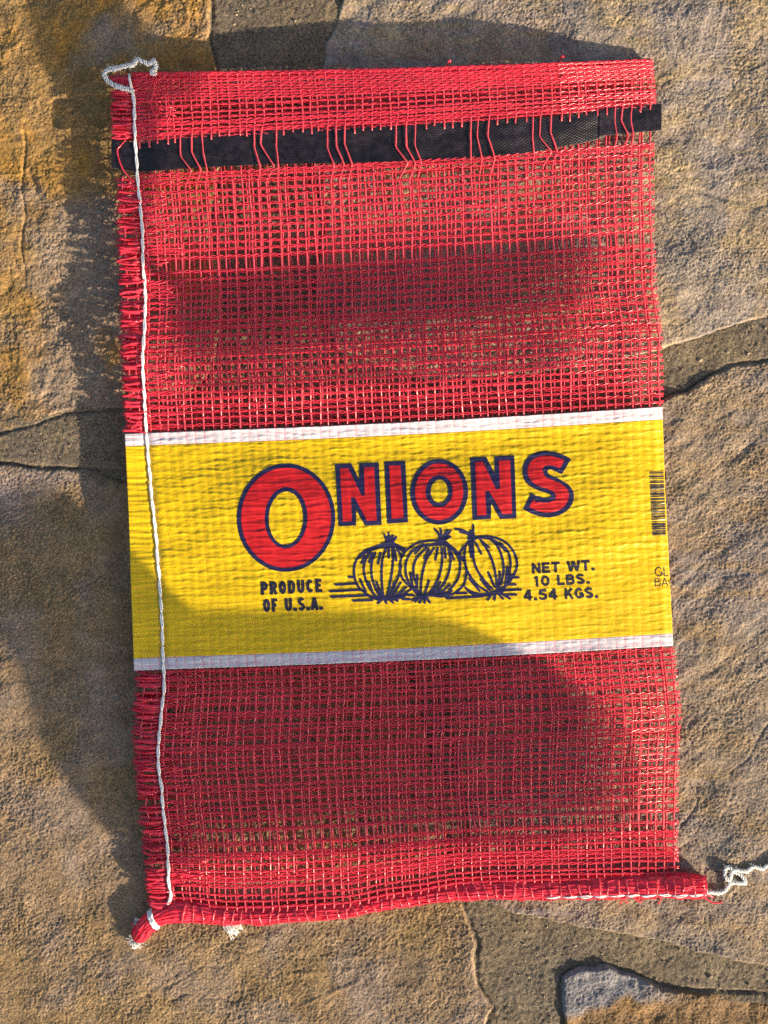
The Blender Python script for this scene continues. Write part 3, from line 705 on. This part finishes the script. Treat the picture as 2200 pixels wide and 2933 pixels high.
# onions drawn in line
def Z6(p): return (940 + p[0] * 0.36166, 1450 + p[1] * 0.36166)
def stroke_poly(pts, w):
    P = crspline(pts, 6) if len(pts) > 2 else np.array(pts, float)
    T = np.gradient(P, axis=0); T /= np.linalg.norm(T, axis=1)[:, None] + 1e-9; Nn = np.stack([-T[:, 1], T[:, 0]], -1)
    a = np.linspace(0, np.pi, 6)[1:-1]
    e1 = [P[-1] + w * (Nn[-1] * math.cos(t) + T[-1] * math.sin(t)) for t in a]
    e0 = [P[0] + w * (-Nn[0] * math.cos(t) - T[0] * math.sin(t)) for t in a]
    return [tuple(p) for p in np.vstack([P + Nn * w, e1, (P - Nn * w)[::-1], e0])]
onions = [
 dict(fills=[[(445, 240), (450, 280), (410, 308), (340, 338), (280, 368), (240, 420), (300, 375), (380, 345), (450, 328), (520, 328), (580, 358), (612, 366), (604, 338), (545, 310), (525, 285), (525, 250), (485, 236)],
             [(330, 705), (440, 712), (520, 712), (600, 686), (640, 690), (600, 725), (520, 748), (430, 748), (370, 738)]],
      strokes=[[(455, 292), (380, 320), (300, 350), (235, 410), (208, 480), (210, 560), (235, 630), (285, 680), (340, 720), (400, 742)], [(530, 300), (590, 330), (615, 350)],
        [(455, 250), (447, 225)], [(480, 250), (480, 212)], [(505, 255), (513, 232)], [(525, 265), (540, 243)],
        [(330, 365), (295, 430), (283, 500), (295, 570), (330, 650), (380, 715)], [(375, 370), (350, 430), (343, 510), (355, 590), (390, 680), (430, 730)],
        [(460, 330), (435, 400), (425, 480), (425, 570), (430, 650), (440, 720)], [(510, 335), (515, 420), (508, 500), (495, 590), (475, 680), (460, 730)],
        [(580, 470), (560, 550), (530, 620), (500, 690)], [(290, 390), (265, 450)], [(350, 370), (328, 445)], [(415, 370), (397, 455)], [(480, 330), (481, 410)], [(528, 345), (541, 430)], [(550, 345), (585, 400)],
        [(255, 580), (300, 680)], [(325, 600), (355, 690)], [(385, 600), (420, 700)], [(525, 605), (490, 710)], [(575, 605), (510, 715)], [(620, 640), (540, 710)], [(655, 660), (570, 712)],
        [(430, 740), (395, 768)], [(450, 740), (460, 766)], [(490, 740), (515, 765)], [(520, 735), (550, 750)]]),
 dict(fills=[[(870, 245), (872, 280), (800, 296), (740, 306), (680, 342), (640, 398), (690, 352), (760, 325), (840, 315), (920, 315), (980, 350), (1030, 405), (1072, 442), (1080, 420), (1030, 358), (965, 305), (935, 272), (932, 240), (890, 232)],
             [(640, 628), (700, 635), (740, 690), (790, 692), (900, 685), (990, 662), (962, 700), (880, 722), (805, 714), (782, 742), (730, 734), (690, 692)]],
      strokes=[[(880, 272), (800, 275), (720, 287), (640, 332), (590, 390), (570, 460), (575, 540), (610, 600), (660, 645), (720, 690)], [(930, 280), (990, 330), (1050, 390), (1085, 450), (1095, 530), (1080, 610), (1040, 660), (980, 700), (900, 715), (800, 705)],
        [(885, 245), (870, 208), (845, 182)], [(900, 240), (892, 180)], [(915, 240), (945, 188)], [(930, 250), (970, 193)], [(930, 262), (970, 240)],
        [(760, 303), (680, 343), (635, 400), (615, 470), (620, 550), (650, 630)], [(780, 330), (710, 400), (680, 470), (680, 550), (705, 630)], [(840, 330), (780, 420), (755, 500), (740, 580), (735, 660), (735, 700)],
        [(900, 330), (905, 430), (890, 520), (860, 600), (810, 680), (780, 710)], [(955, 340), (970, 420), (960, 510), (930, 590), (870, 680)], [(1000, 360), (1040, 420), (1045, 500), (1020, 590), (960, 665)],
        [(730, 330), (690, 375)], [(800, 340), (762, 415)], [(870, 330), (850, 425)], [(925, 330), (932, 410)], [(970, 350), (995, 420)], [(1030, 400), (1050, 455)],
        [(653, 530), (670, 640)], [(708, 545), (705, 650)], [(800, 590), (765, 700)], [(890, 600), (830, 690)], [(925, 610), (850, 690)], [(965, 620), (890, 690)],
        [(720, 710), (668, 745)], [(730, 720), (690, 755)], [(740, 725), (725, 765)], [(770, 725), (765, 765)], [(780, 720), (805, 762)]]),
 dict(fills=[[(1110, 200), (1105, 250), (1112, 300), (1124, 400), (1146, 400), (1156, 292), (1180, 262), (1260, 264), (1320, 284), (1370, 330), (1402, 362), (1418, 330), (1370, 296), (1300, 256), (1170, 234), (1160, 200)],
             [(1072, 618), (1120, 658), (1200, 688), (1290, 676), (1370, 640), (1422, 618), (1384, 690), (1330, 704), (1250, 716), (1170, 716), (1100, 676)]],
      strokes=[[(1118, 240), (1108, 285), (1065, 335), (1040, 375)], [(1090, 310), (1080, 390), (1092, 480), (1130, 560), (1190, 630), (1260, 675)], [(1170, 242), (1280, 242), (1380, 270), (1450, 330), (1490, 410), (1495, 480), (1470, 550), (1420, 620), (1380, 655)],
        [(1112, 222), (1080, 195), (1010, 180)], [(1120, 232), (1090, 214), (1045, 203)], [(1130, 215), (1130, 195)], [(1150, 210), (1150, 150)],
        [(1150, 330), (1155, 430), (1190, 520), (1240, 590), (1300, 655)], [(1210, 270), (1270, 360), (1310, 460), (1330, 560), (1340, 650)], [(1290, 262), (1350, 330), (1385, 430), (1390, 520), (1370, 620)], [(1370, 295), (1430, 370), (1445, 450), (1435, 530), (1400, 620)],
        [(1170, 290), (1212, 375)], [(1220, 280), (1275, 325)], [(1120, 575), (1200, 670)], [(1210, 580), (1280, 665)], [(1270, 525), (1320, 640)], [(1360, 520), (1355, 640)], [(1420, 480), (1410, 600)], [(1455, 540), (1410, 620)],
        [(1300, 690), (1265, 742)], [(1325, 695), (1318, 742)], [(1345, 690), (1385, 732)], [(1360, 685), (1440, 732)]]),
]
def line_art(name, fills, strokes, base):
    bmj = Geo(); V = []; F = []; n = 0
    items = [(f, True) for f in fills] + [(s_, False) for s_ in strokes]
    objs = []
    for k, (it, fill) in enumerate(items):
        poly = [Z6(p) for p in (smooth_closed(it, [0, len(it) // 2]) if fill else stroke_poly(it, 9.6))]
        objs.append(decal('x', [poly], base + 0.000004 * k, M_NAVY, None, 12, 3.2))
    bm = bmesh.new()
    for o in objs:
        bm.from_mesh(o.data); me = o.data; bpy.data.objects.remove(o); bpy.data.meshes.remove(me)
    me = bpy.data.meshes.new(name); bm.to_mesh(me); bm.free(); me.materials.append(M_NAVY)
    o = bpy.data.objects.new(name, me); col.objects.link(o); o.parent = label; return o
for k in (0, 2, 1):
    line_art('onion_drawing', onions[k]['fills'], onions[k]['strokes'], LB + 0.0000017 * k)
for k_, ln_ in enumerate([[(165, 562), (205, 562)], [(60, 622), (228, 612)], [(15, 674), (265, 662)], [(25, 718), (325, 706)], [(200, 748), (350, 744)], [(590, 737), (650, 737)], [(630, 705), (680, 705)], [(940, 730), (1220, 715)], [(1020, 690), (1095, 688)], [(1475, 565), (1510, 565)], [(1430, 620), (1485, 620)], [(1400, 667), (1525, 660)], [(1390, 702), (1490, 700)]]): line_art('drawn_line', [], [ln_], LB + 0.00016 + 0.000003 * k_)

def arcp(cx, cy, rx, ry, a0, a1, n=9):
    return [(cx + rx * math.cos(math.radians(a0 + (a1 - a0) * k / (n - 1))), cy + ry * math.sin(math.radians(a0 + (a1 - a0) * k / (n - 1)))) for k in range(n)]
def glyph(c, k):
    """centre lines of a sans capital in a box 1 wide, 1 high (y up); k = half stroke as share of the height; returns strokes"""
    i, j = k, 1 - k; m = 0.5
    bowl = lambda y0, y1, x0=0.0, xr=1 - k * 1.0: [(x0, y1), (0.52, y1)] + arcp(0.52, (y0 + y1) / 2, xr - 0.52, (y1 - y0) / 2, 80, -80) + [(0.52, y0), (x0, y0)]
    G = {
     'P': [[(i, 0), (i, 1)], bowl(0.45 + 0 * k, j, i)], 'R': [[(i, 0), (i, 1)], bowl(0.47, j, i), [(0.5, 0.5), (0.92, 0)]],
     'D': [[(i, 0), (i, 1)], bowl(i, j, i)], 'B': [[(i, 0), (i, 1)], bowl(i, 0.53, i), bowl(0.53, j, i, 0.93 - k)],
     'O': [arcp(m, m, m - i, m - i, 0, 360, 25)], '0': [arcp(m, m, m - i, m - i, 0, 360, 25)],
     'U': [[(i, 1), (i, 0.36)] + arcp(m, 0.36, m - i, 0.36 - i, 180, 360) + [(j, 0.36), (j, 1)]],
     'C': [arcp(m, m, m - i, m - i, 38, 322, 21)], 'G': [arcp(m, m, m - i, m - i, 40, 335, 21), [(0.58, 0.45), (1.0, 0.45)], [(0.95, 0.45), (0.95, 0.1)]],
     'E': [[(i, 0), (i, 1)], [(i, j), (0.96, j)], [(i, 0.52), (0.9, 0.52)], [(i, i), (1, i)]], 'F': [[(i, 0), (i, 1)], [(i, j), (0.96, j)], [(i, 0.5), (0.86, 0.5)]],
     'S': [arcp(m, 0.74 - i * 0.25, m - i, 0.26 - i * 0.75, 25, 270, 13)[:-1] + [(0.5, 0.505)] + arcp(m, 0.26 + i * 0.25, m - i, 0.26 - i * 0.75, 82, -160, 13)],
     'A': [[(i * 0.7, 0), (m, 1 - 0.3 * k)], [(1 - i * 0.7, 0), (m, 1 - 0.3 * k)], [(0.2, 0.28), (0.8, 0.28)]],
     'N': [[(i, 0), (i, 1)], [(i, 1 - k * 0.4), (j, k * 0.4)], [(j, 0), (j, 1)]], 'T': [[(m, 0), (m, 1 - k)], [(0, j), (1, j)]],
     'W': [[(0.06, 1), (0.27, k * 0.3)], [(0.27, k * 0.3), (m, 0.96)], [(m, 0.96), (0.73, k * 0.3)], [(0.73, k * 0.3), (0.94, 1)]],
     'L': [[(i, 0), (i, 1)], [(i, i), (1, i)]], 'K': [[(i, 0), (i, 1)], [(i, 0.35), (0.88, 1)], [(0.4, 0.6), (0.93, 0)]],
     '1': [[(0.6, 0), (0.6, 1)], [(0.2, 0.72), (0.6, 0.95)]], '4': [[(0.7, 0), (0.7, 1)], [(0.68, 0.97), (0.08, 0.33)], [(0.04, 0.29), (1, 0.29)]],
     '5': [[(0.92, j), (0.22, j)], [(0.22, j + k * .8), (0.14, 0.5)], [(0.14, 0.52), (0.35, 0.62)] + arcp(0.48, 0.32, 0.42, 0.32 - i, 85, -160, 13)],
     '.': [[(0.5, 0), (0.5, 2.2 * k)]]}
    return G[c]
GW = {'W': 1.45, '.': 0.42, '1': 0.72, 'I': 0.3, 'L': 0.86, 'E': 0.92, 'F': 0.88, 'T': 0.95}
def print_text(name, body, p0, p1, height, bold, mat=M_INKBLK, clipx=None, gap=0.22):
    """bold = half stroke as share of letter height"""
    p0 = np.array(p0, float); p1 = np.array(p1, float); ex = p1 - p0; total = np.linalg.norm(ex); ex = ex / total
    ey = np.array([ex[1], -ex[0]]) * height
    adv = [0.55 if c == ' ' else GW.get(c, 1.0) for c in body]; unit = total / (sum(adv) + gap * (len(body) - 1))
    x = 0.0; pieces = []
    for c, a in zip(body, adv):
        if c != ' ':
            w = a * unit
            kx = bold * height / w                                     # stroke half width as share of this glyph's width
            for st in glyph(c, bold):
                P = np.array(st, float)
                # keep the stems as far in from the box sides as their own half width
                P[:, 0] = np.interp(P[:, 0], [0, bold, 0.5, 1 - bold, 1], [0, min(kx, 0.48), 0.5, max(1 - kx, 0.52), 1])
                Q = p0 + (x + P[:, :1] * w) * ex + P[:, 1:] * ey
                hw = bold * height * (1.25 if c == '.' else 1.0)
                T = np.gradient(Q, axis=0); T /= np.linalg.norm(T, axis=1)[:, None] + 1e-9; Nn = np.stack([-T[:, 1], T[:, 0]], -1)
                pieces.append([tuple(q) for q in np.vstack([Q + Nn * hw, (Q - Nn * hw)[::-1]])])
        x += (a + gap) * unit
    bm = bmesh.new()
    for k, poly in enumerate(pieces):
        n2 = len(poly) // 2; f = [(i, i + 1, 2 * n2 - 2 - i, 2 * n2 - 1 - i) for i in range(n2 - 1)]
        o = decal('x', None, LB + 0.000004 * k, mat, None, 12, 3.2, clipx, (poly, f)); bm.from_mesh(o.data); me = o.data
        bpy.data.objects.remove(o); bpy.data.meshes.remove(me)
    me = bpy.data.meshes.new(name); bm.to_mesh(me); bm.free(); me.materials.append(mat)
    o = bpy.data.objects.new(name, me); col.objects.link(o); o.parent = label; return o
print_text('origin_text', 'PRODUCE', (748, 1705), (924, 1696), 38, 0.115, gap=0.25)
print_text('origin_text', 'OF U.S.A.', (755, 1754), (925, 1747), 38, 0.115, gap=0.2)
print_text('weight_text', 'NET WT.', (1525, 1644), (1705, 1634), 31, 0.115, gap=0.16)
print_text('weight_text', '10 LBS.', (1529, 1681), (1691, 1672), 30, 0.115, gap=0.16)
print_text('weight_text', '4.54 KGS.', (1501, 1721), (1715, 1713), 31, 0.115, gap=0.16)
print_text('maker_text', 'GL', (1877, 1652), (1921, 1650), 27, 0.045, clipx=1916, gap=0.14)
print_text('maker_text', 'BAG', (1877, 1680), (1934, 1677), 23, 0.045, clipx=1918, gap=0.14)
# barcode wrapped round the edge
bars = []; y = 1350.0; tri_v = []; tri_f = []
while y < 1533:
    w = rng.choice([1.6, 1.6, 2.6, 4.0, 5.5]); k = (y - 1350) / 185; xl = 1860 + 9 * k; xr = 1901.5 + 6.5 * k
    n = len(tri_v); tri_v += [(xl, y), (xr, y - 1), (xr, y - 1 + w), (xl, y + w)]; tri_f.append((n, n + 1, n + 2, n + 3)); y += w + rng.choice([1.6, 1.6, 2.4, 3.6])
decal('barcode', None, LB, M_INKBLK, label, 9, 50, None, (tri_v, tri_f))

# ---- white chain stitch down the side seam
def chain_stitch(name, pts, zfun, pitch, r, mat, parent, amp, lift=0.0010, twist=1):
    P = crspline(pts, 10); L = np.r_[0, np.cumsum(np.linalg.norm(np.diff(P, axis=0), axis=1))]
    n = int(L[-1] / 3.0); Pd = resample(P, n); t = np.arange(n) * (L[-1] / (n - 1))
    T = np.gradient(Pd, axis=0); T /= np.linalg.norm(T, axis=1)[:, None]; Nn = np.stack([-T[:, 1], T[:, 0]], -1)
    ph = t / pitch + 0.15 * perlin(t / 90, 0 * t, 5); f = ph - np.floor(ph)
    g = Geo()
    for sg in (1, -1):
        off = sg * amp * np.sin(np.pi * f) ** 0.6 * (0.75 + 0.25 * sg * np.sin(2 * np.pi * f))
        q = Pd + Nn * off[:, None] + Nn * (1.2 * perlin(t / 60, 0 * t + 3, 8))[:, None]
        h = zfun(Pd[:, 0], Pd[:, 1]) + lift + 0.00006 * np.cos(np.pi * 2 * f) * sg - 0.0005 * (np.abs(f - 0.5) * 2) ** 6
        tube(g, W(q[:, 0], q[:, 1], h), S * r * (1 - 0.25 * (np.abs(f - 0.5) * 2) ** 4), 8)
    return g.build(name, mat, parent)
def seam_h(x, y): return H(x, y) + 0.0001
seam = chain_stitch('seam_thread', seam_pts[1:], seam_h, 47, 2.9, M_WHITE, bag, 2.7)
seam['label'] = 'white chain stitch thread down the left seam'

# ---- rolled hem at the bottom
roll_c = np.array([(388, 2693), (400, 2678), (416, 2655), (446, 2628), (490, 2611), (545, 2611), (640, 2620), (760, 2622), (880, 2613), (1000, 2605), (1100, 2582), (1200, 2570), (1300, 2552), (1400, 2546), (1564, 2546), (1697, 2542), (1896, 2538), (2022, 2541)], float)
roll_r = np.array([10, 22, 25, 25, 30, 31, 26, 24, 23, 22, 22, 23, 27, 30, 31, 33, 34, 33], float)
RC = crspline(np.column_stack([roll_c, roll_r]), 24); RC = resample(RC, 560)
rr = RC[:, 2] * (1 + 0.11 * fbm(RC[:, 0] / 60, 0 * RC[:, 0], 3, 9)) * S
rz = 0.0016 + rr * 0.60
rollP = W(RC[:, 0], RC[:, 1], rz)
ang = np.arange(28) / 28 * 2 * np.pi
def roll_prof(tt, a):
    return (1 + 0.045 * np.cos(9 * a + 3 * np.sin(tt / 60) + tt / 140) + 0.11 * perlin(tt / 38, a * 2.2, 19)) * (1 - 0.38 * np.abs(np.sin(a)))
arc = np.arange(560) * 3.0
prof = roll_prof(arc[:, None], ang[None])
g = Geo(); tube(g, rollP, rr, 28, prof=prof); hem = g.build('rolled_hem', M_RED, bag); hem['label'] = 'rolled and stitched red hem along the bottom'
Tt = np.gradient(rollP, axis=0); Tt /= np.linalg.norm(Tt, axis=1)[:, None]
Bb = np.cross(np.array([0, 0, 1.0]), Tt); Bb /= np.linalg.norm(Bb, axis=1)[:, None]; Nb = np.cross(Tt, Bb)
def on_roll(i, a, lift):
    i = np.clip(i, 0, 559).astype(int); R = rr[i] * roll_prof(arc[i], a) + lift
    return rollP[i] + R[:, None] * (Bb[i] * np.cos(a)[:, None] + Nb[i] * np.sin(a)[:, None])
for k in range(15):        # strands running along the roll
    i = np.arange(2, 558, 2); a0 = -0.5 + k * (math.pi + 1.0) / 14
    a = a0 + 0.25 * fbm(i / 40, 0 * i + k * 3.3, 3, 12) + 0.0025 * (i - 280) * 0.4
    g = Geo(); P = on_roll(i, a, 0.00022 + 0.00018 * np.sin(i * 0.6 + k))
    ribbon(g, P, S * rng.uniform(1.8, 3.2), rng.normal(0, 0.5), th=0.00012); g.build('hem_strand', M_RED, hem)
i0 = 60
while i0 < 552:            # warps carried round the roll
    a = np.linspace(-0.5, math.pi + 0.5, 16); sl = rng.uniform(-3, 5)
    g = Geo(); tube(g, on_roll(i0 + sl * np.linspace(-1, 1, 16), a, 0.00032 + 0 * a), S * rng.uniform(2.2, 3.2), 4); g.build('hem_warp', M_REDW, hem)
    i0 += rng.uniform(7.5, 10.5)
# stitching along the roll
g = Geo(); i = np.arange(int(np.argmin(np.abs(RC[:, 0] - 1560))), 558, 0.5); f = (i / 15.0) % 1; a = -0.05 + 0.12 * np.sin(i / 50) + 0.02 * i / 100
a = math.pi + 0.25 - 0 * i
P0 = on_roll(i, np.where(True, -a + 2 * math.pi, a), 0.0005 + 0 * i)
lowside = []
for sg in (1, -1):
    aa = 2.35 + sg * 0.09 * np.sin(np.pi * f) + 0.03 * np.sin(i / 9)
    # angle measured from the inner (upper) side of the roll; 2.6 rad sits on the sunny lower flank
    P = on_roll(i, aa if Bb[300][1] > 0 else math.pi - aa, 0.00045 + 0.0003 * np.sin(np.pi * f))
    tube(g, P, S * 1.8 * (1 - 0.4 * (np.abs(f - 0.5) * 2) ** 4), 6)
g.build('hem_stitching', M_WHITE, hem)
# thread tied round the gathered corner
kk = int(np.argmin(np.hypot(RC[:, 0] - 440, RC[:, 1] - 2632)))
g = Geo(); a = np.linspace(-0.6, math.pi + 0.6, 24)
for d in (-1.2, 0.6, 2.0):
    tube(g, on_roll(kk + d + 1.5 * np.cos(a), a, 0.0005 + 0 * a), S * 4.0, 6)
g.build('corner_tie', M_WHITE, hem)

# ---- loose twine ends
def twine(name, pts, hs, label_, r=3.2, amp=4.5, pitch=26, strands=3):
    P3 = crspline(np.column_stack([np.array(pts, float), np.array(hs, float) * 1000]), 12)
    n = int(np.linalg.norm(np.diff(P3[:, :2], axis=0), axis=1).sum() / 2.2); P3 = resample(P3, n); t = np.arange(n) * 2.2
    T = np.gradient(P3[:, :2], axis=0); T /= np.linalg.norm(T, axis=1)[:, None] + 1e-9; Nn = np.stack([-T[:, 1], T[:, 0]], -1)
    g = Geo()
    for k in range(strands):
        ph = 2 * np.pi * (t / pitch + k / strands) + 0.9 * perlin(t / 40, 0 * t + k, 15)
        am = amp * (0.8 + 0.5 * perlin(t / 30, 0 * t + k * 7, 16))
        q = P3[:, :2] + Nn * (am * np.sin(ph))[:, None]
        h = P3[:, 2] / 1000 + S * 3.0 * np.cos(ph)
        tube(g, W(q[:, 0], q[:, 1], h), S * r, 7)
    for _ in range(170):     # fuzz
        i = rng.integers(2, n - 2); p = P3[i]; a = rng.uniform(0, 2 * math.pi); ln = rng.uniform(8, 17)
        tt = np.linspace(0, 1, 5); x = p[0] + ln * tt * math.cos(a); y = p[1] + ln * tt * math.sin(a + 0.7 * 1) 
        tube(g, W(x, y, p[2] / 1000 + 0.001 * tt * rng.random()), S * 0.28, 4)
    o = g.build(name, M_CORD, bag); o['label'] = label_; return o
tl = H(400, 215)
twine('twine_tail', [(382, 262), (370, 256), (352, 253), (328, 244), (309, 232), (299, 212), (311, 200), (340, 195), (360, 188), (381, 186), (393, 171), (410, 176), (425, 184), (440, 174), (446, 193), (434, 208), (448, 211)],
      [tl + 0.0018, tl + 0.0018, tl + 0.0018, tl + 0.001, tl, tl, tl, tl + 0.001, tl + 0.002, tl + 0.002, tl + 0.003, tl + 0.003, tl + 0.002, tl + 0.003, tl + 0.002, tl + 0.001, tl + 0.001], 'white twine loop at the top left corner', 2.6, 6.0, 23)
g = Geo(); tube(g, W(np.array([370, 371, 374, 376]), np.array([213, 226, 240, 252]), tl + np.array([0.001, 0.0022, 0.0022, 0.0018])), S * 3.6, 8); g.build('thread_end', M_CORD, bag)
twine('twine_tail', [(2016, 2556), (2040, 2556), (2062, 2557), (2080, 2548), (2088, 2534), (2100, 2528), (2122, 2530), (2135, 2527), (2126, 2510), (2104, 2496), (2086, 2484), (2077, 2492), (2078, 2512), (2090, 2522), (2094, 2505), (2104, 2492), (2137, 2496), (2158, 2482), (2185, 2488), (2200, 2478), (2240, 2462), (2290, 2470)],
      [0.005, 0.004, 0.0028, 0.0028, 0.0035, 0.0035, 0.0035, 0.003, 0.003, 0.0034, 0.0038, 0.0042, 0.0048, 0.0045, 0.004, 0.0036, 0.0028, 0.0028, 0.0026, 0.0026, 0.0026, 0.0026], 'crimped white twine tail leaving the bottom right corner', 2.4, 4.8)
def tuft(x0, y0, z0, ang, ln, n, spread, r=0.7, mat=M_CORD):
    g = Geo()
    for _ in range(n):
        a = ang + rng.normal(0, spread); l = ln * rng.uniform(0.5, 1.1); t = np.linspace(0, 1, 7)
        x = x0 + rng.normal(0, 4) + l * t * math.cos(a) + rng.normal(0, 2) * np.sin(t * 5); y = y0 + rng.normal(0, 4) + l * t * math.sin(a) + rng.normal(0, 2) * np.sin(t * 4)
        tube(g, W(x, y, z0 + rng.uniform(-0.001, 0.002) * (0.3 + t)), S * r, 4)
    g.build('thread_tuft', mat, bag)
tuft(392, 2692, 0.004, 1.9, 24, 90, 0.8, 0.9); tuft(412, 2640, 0.004, 2.6, 30, 45, 0.5, 1.0); tuft(640, 2640, 0.004, 0.65, 58, 40, 0.22, 1.3)

# ---- stray red tapes
def stray(pts, hs, hw=2.2, tilt=0.1):
    P3 = crspline(np.column_stack([np.array(pts, float), np.array(hs, float) * 1000]), 8)
    g = Geo(); ribbon(g, W(P3[:, 0], P3[:, 1], P3[:, 2] / 1000), S * hw, tilt + 0.3 * np.sin(np.arange(len(P3)) / 3)); g.build('stray_tape', M_RED, bag)
for (x0, y0, x1, y1) in ((1615, 2556, 1652, 2576), (1718, 2562, 1680, 2580), (1768, 2562, 1800, 2588), (1792, 2562, 1775, 2590), (1800, 2566, 1838, 2586), (1896, 2566, 1886, 2590), (2016, 2562, 2045, 2570), (1590, 2556, 1610, 2566), (1560, 2560, 1545, 2572)):
    stray([(x0, y0 - 10), (x0 * .6 + x1 * .4, y0 * .6 + y1 * .4 - 2), (x1, y1)], [0.006, 0.005, 0.003], rng.uniform(1.8, 3))
stray([(2005, 2565), (2022, 2575), (2045, 2586), (2070, 2584)], [0.006, 0.005, 0.0035, 0.003], 2.6)
stray([(374, 2640), (384, 2655), (400, 2662)], [0.005, 0.006, 0.008], 2.4)
b0 = H(360, 440)
stray([(360, 400), (344, 418), (336, 430), (340, 455), (352, 485), (372, 510), (384, 522)], [b0 + 0.0012, b0 + .002, b0 + .002, b0 + .0015, b0 + .0015, b0 + .0012, b0 + .001], 2.4)
t1 = H(450, 290)
stray([(434, 212), (442, 240), (438, 270), (432, 296), (442, 326), (455, 345), (478, 346), (488, 320), (484, 300)], [t1 + .002] * 9, 1.9)
stray([(444, 214), (448, 232), (440, 262), (452, 300), (460, 330), (476, 334)], [t1 + .0016] * 6, 1.6)
stray([(1604, 172), (1612, 160), (1618, 166)], [0.016, 0.019, 0.017], 2.6); stray([(1280, 190), (1288, 172), (1292, 182)], [0.019, 0.022, 0.02], 2.0)
stray([(1607, 226), (1612, 218), (1622, 226)], [H(1610, 222) + .0012] * 3, 3.2); stray([(660, 340), (672, 352), (690, 352)], [H(670, 345) + .0012] * 3, 1.8)

# ------------------------------------------------------------------ broad foliage added out of view, shaped only to throw shade on bag and stone
m, N_, L_, B_ = new_mat('plant leaf'); M_SHADE_LEAF = m  # surface of the added shade casters
tc_ = nd(N_, 'ShaderNodeTexCoord'); L_.new(mix(N_, L_, noise(N_, L_, tc_.outputs['Object'], 18, 4), (0.04, 0.09, 0.025), (0.08, 0.13, 0.04)), B_.inputs['Base Color']); B_.inputs['Roughness'].default_value = 0.45
toward = np.array([SUN_AZ[0], SUN_AZ[1]]); tanE = math.tan(SUN_EL)
def at(px, py, z): return np.array([(px - 1100) * S, (1466.5 - py) * S, z])
def shade_leaf(parent, outline, z0, shade_stalk):
    """added blade, out of view, at height z0; outline = edge of the shade it throws on bag and stone"""
    out = np.array(smooth_closed(outline, [0, len(outline) // 2])); c = out.mean(0); ring = []
    for k in (0.0, 0.35, 0.7, 0.9, 1.0): ring.append(c + (out - c) * max(k, 0.02))
    R = np.array(ring); px, py = R[..., 0], R[..., 1]
    h = np.where((px > left_x(py)) & (px < right_x(py)) & (py > 200) & (py < 2560), 0.011, 0.004)
    G_ = W(px, py, h); z = z0 + 0.004 * perlin(px / 400, py / 300, 3) ; d = (z - h) / tanE
    V = np.stack([G_[..., 0] + toward[0] * d, G_[..., 1] + toward[1] * d, z], -1); n = V.shape[1]
    V = np.concatenate([V, V[:, :1]], 1); lo = V - [0, 0, 0.0008]
    g = Geo(); g.add(V, grid_quads(5, n + 1)); g.add(lo, grid_quads(5, n + 1)[:, ::-1])
    g.build('shade_leaf', M_SHADE_LEAF, parent)
    tip = V[0, 0]; g = Geo(); P = crspline([tip] + shade_stalk, 10); tube(g, P, np.linspace(0.003, 0.006, len(P)), 8); g.build('shade_stalk', M_SHADE_LEAF, parent)
def shade_plant(label_, leaves):  # invented shade caster, stands outside the view
    r = bpy.data.objects.new('added_shade_plant', None); col.objects.link(r); r['label'] = label_; r['category'] = 'shade_plant'
    for outline, z0, shade_stalk in leaves: shade_leaf(r, outline, z0, shade_stalk)
LOW = [(-160, 1480), (40, 1425), (220, 1440), (360, 1600), (430, 1690), (700, 1705), (1000, 1715), (1250, 1745), (1480, 1850), (1690, 1990), (1790, 2160), (1780, 2310), (1640, 2390), (1200, 2420), (800, 2440), (430, 2475), (250, 2310), (120, 2110), (50, 1880), (-100, 1740)]
shade_plant('added foliage out of view that throws shade on the lower netting', [(LOW, 0.25, [at(900, 3700, 0.25), at(-1300, 4000, 0.12), at(-1900, 4150, -0.004)])])
shade_plant('added foliage out of view that throws shade on the netting above the label', [
  ([(80, -200), (330, -180), (380, 20), (450, 90), (430, 170), (330, 215), (250, 290), (160, 230), (105, 110)], 0.22, [at(2900, 800, 0.22), at(3600, -900, 0.14), at(3900, -1500, -0.004)]),
  ([(470, 790), (800, 760), (1200, 720), (1600, 690), (1760, 720), (1700, 860), (1500, 950), (1100, 985), (800, 1010), (470, 1040), (430, 920)], 0.215, [at(2390, 2290, 0.215), at(2350, 1880, 0.216), at(2300, 1500, 0.22), at(2900, 300, 0.22), at(3700, -900, 0.12), at(3920, -1520, -0.004)])])
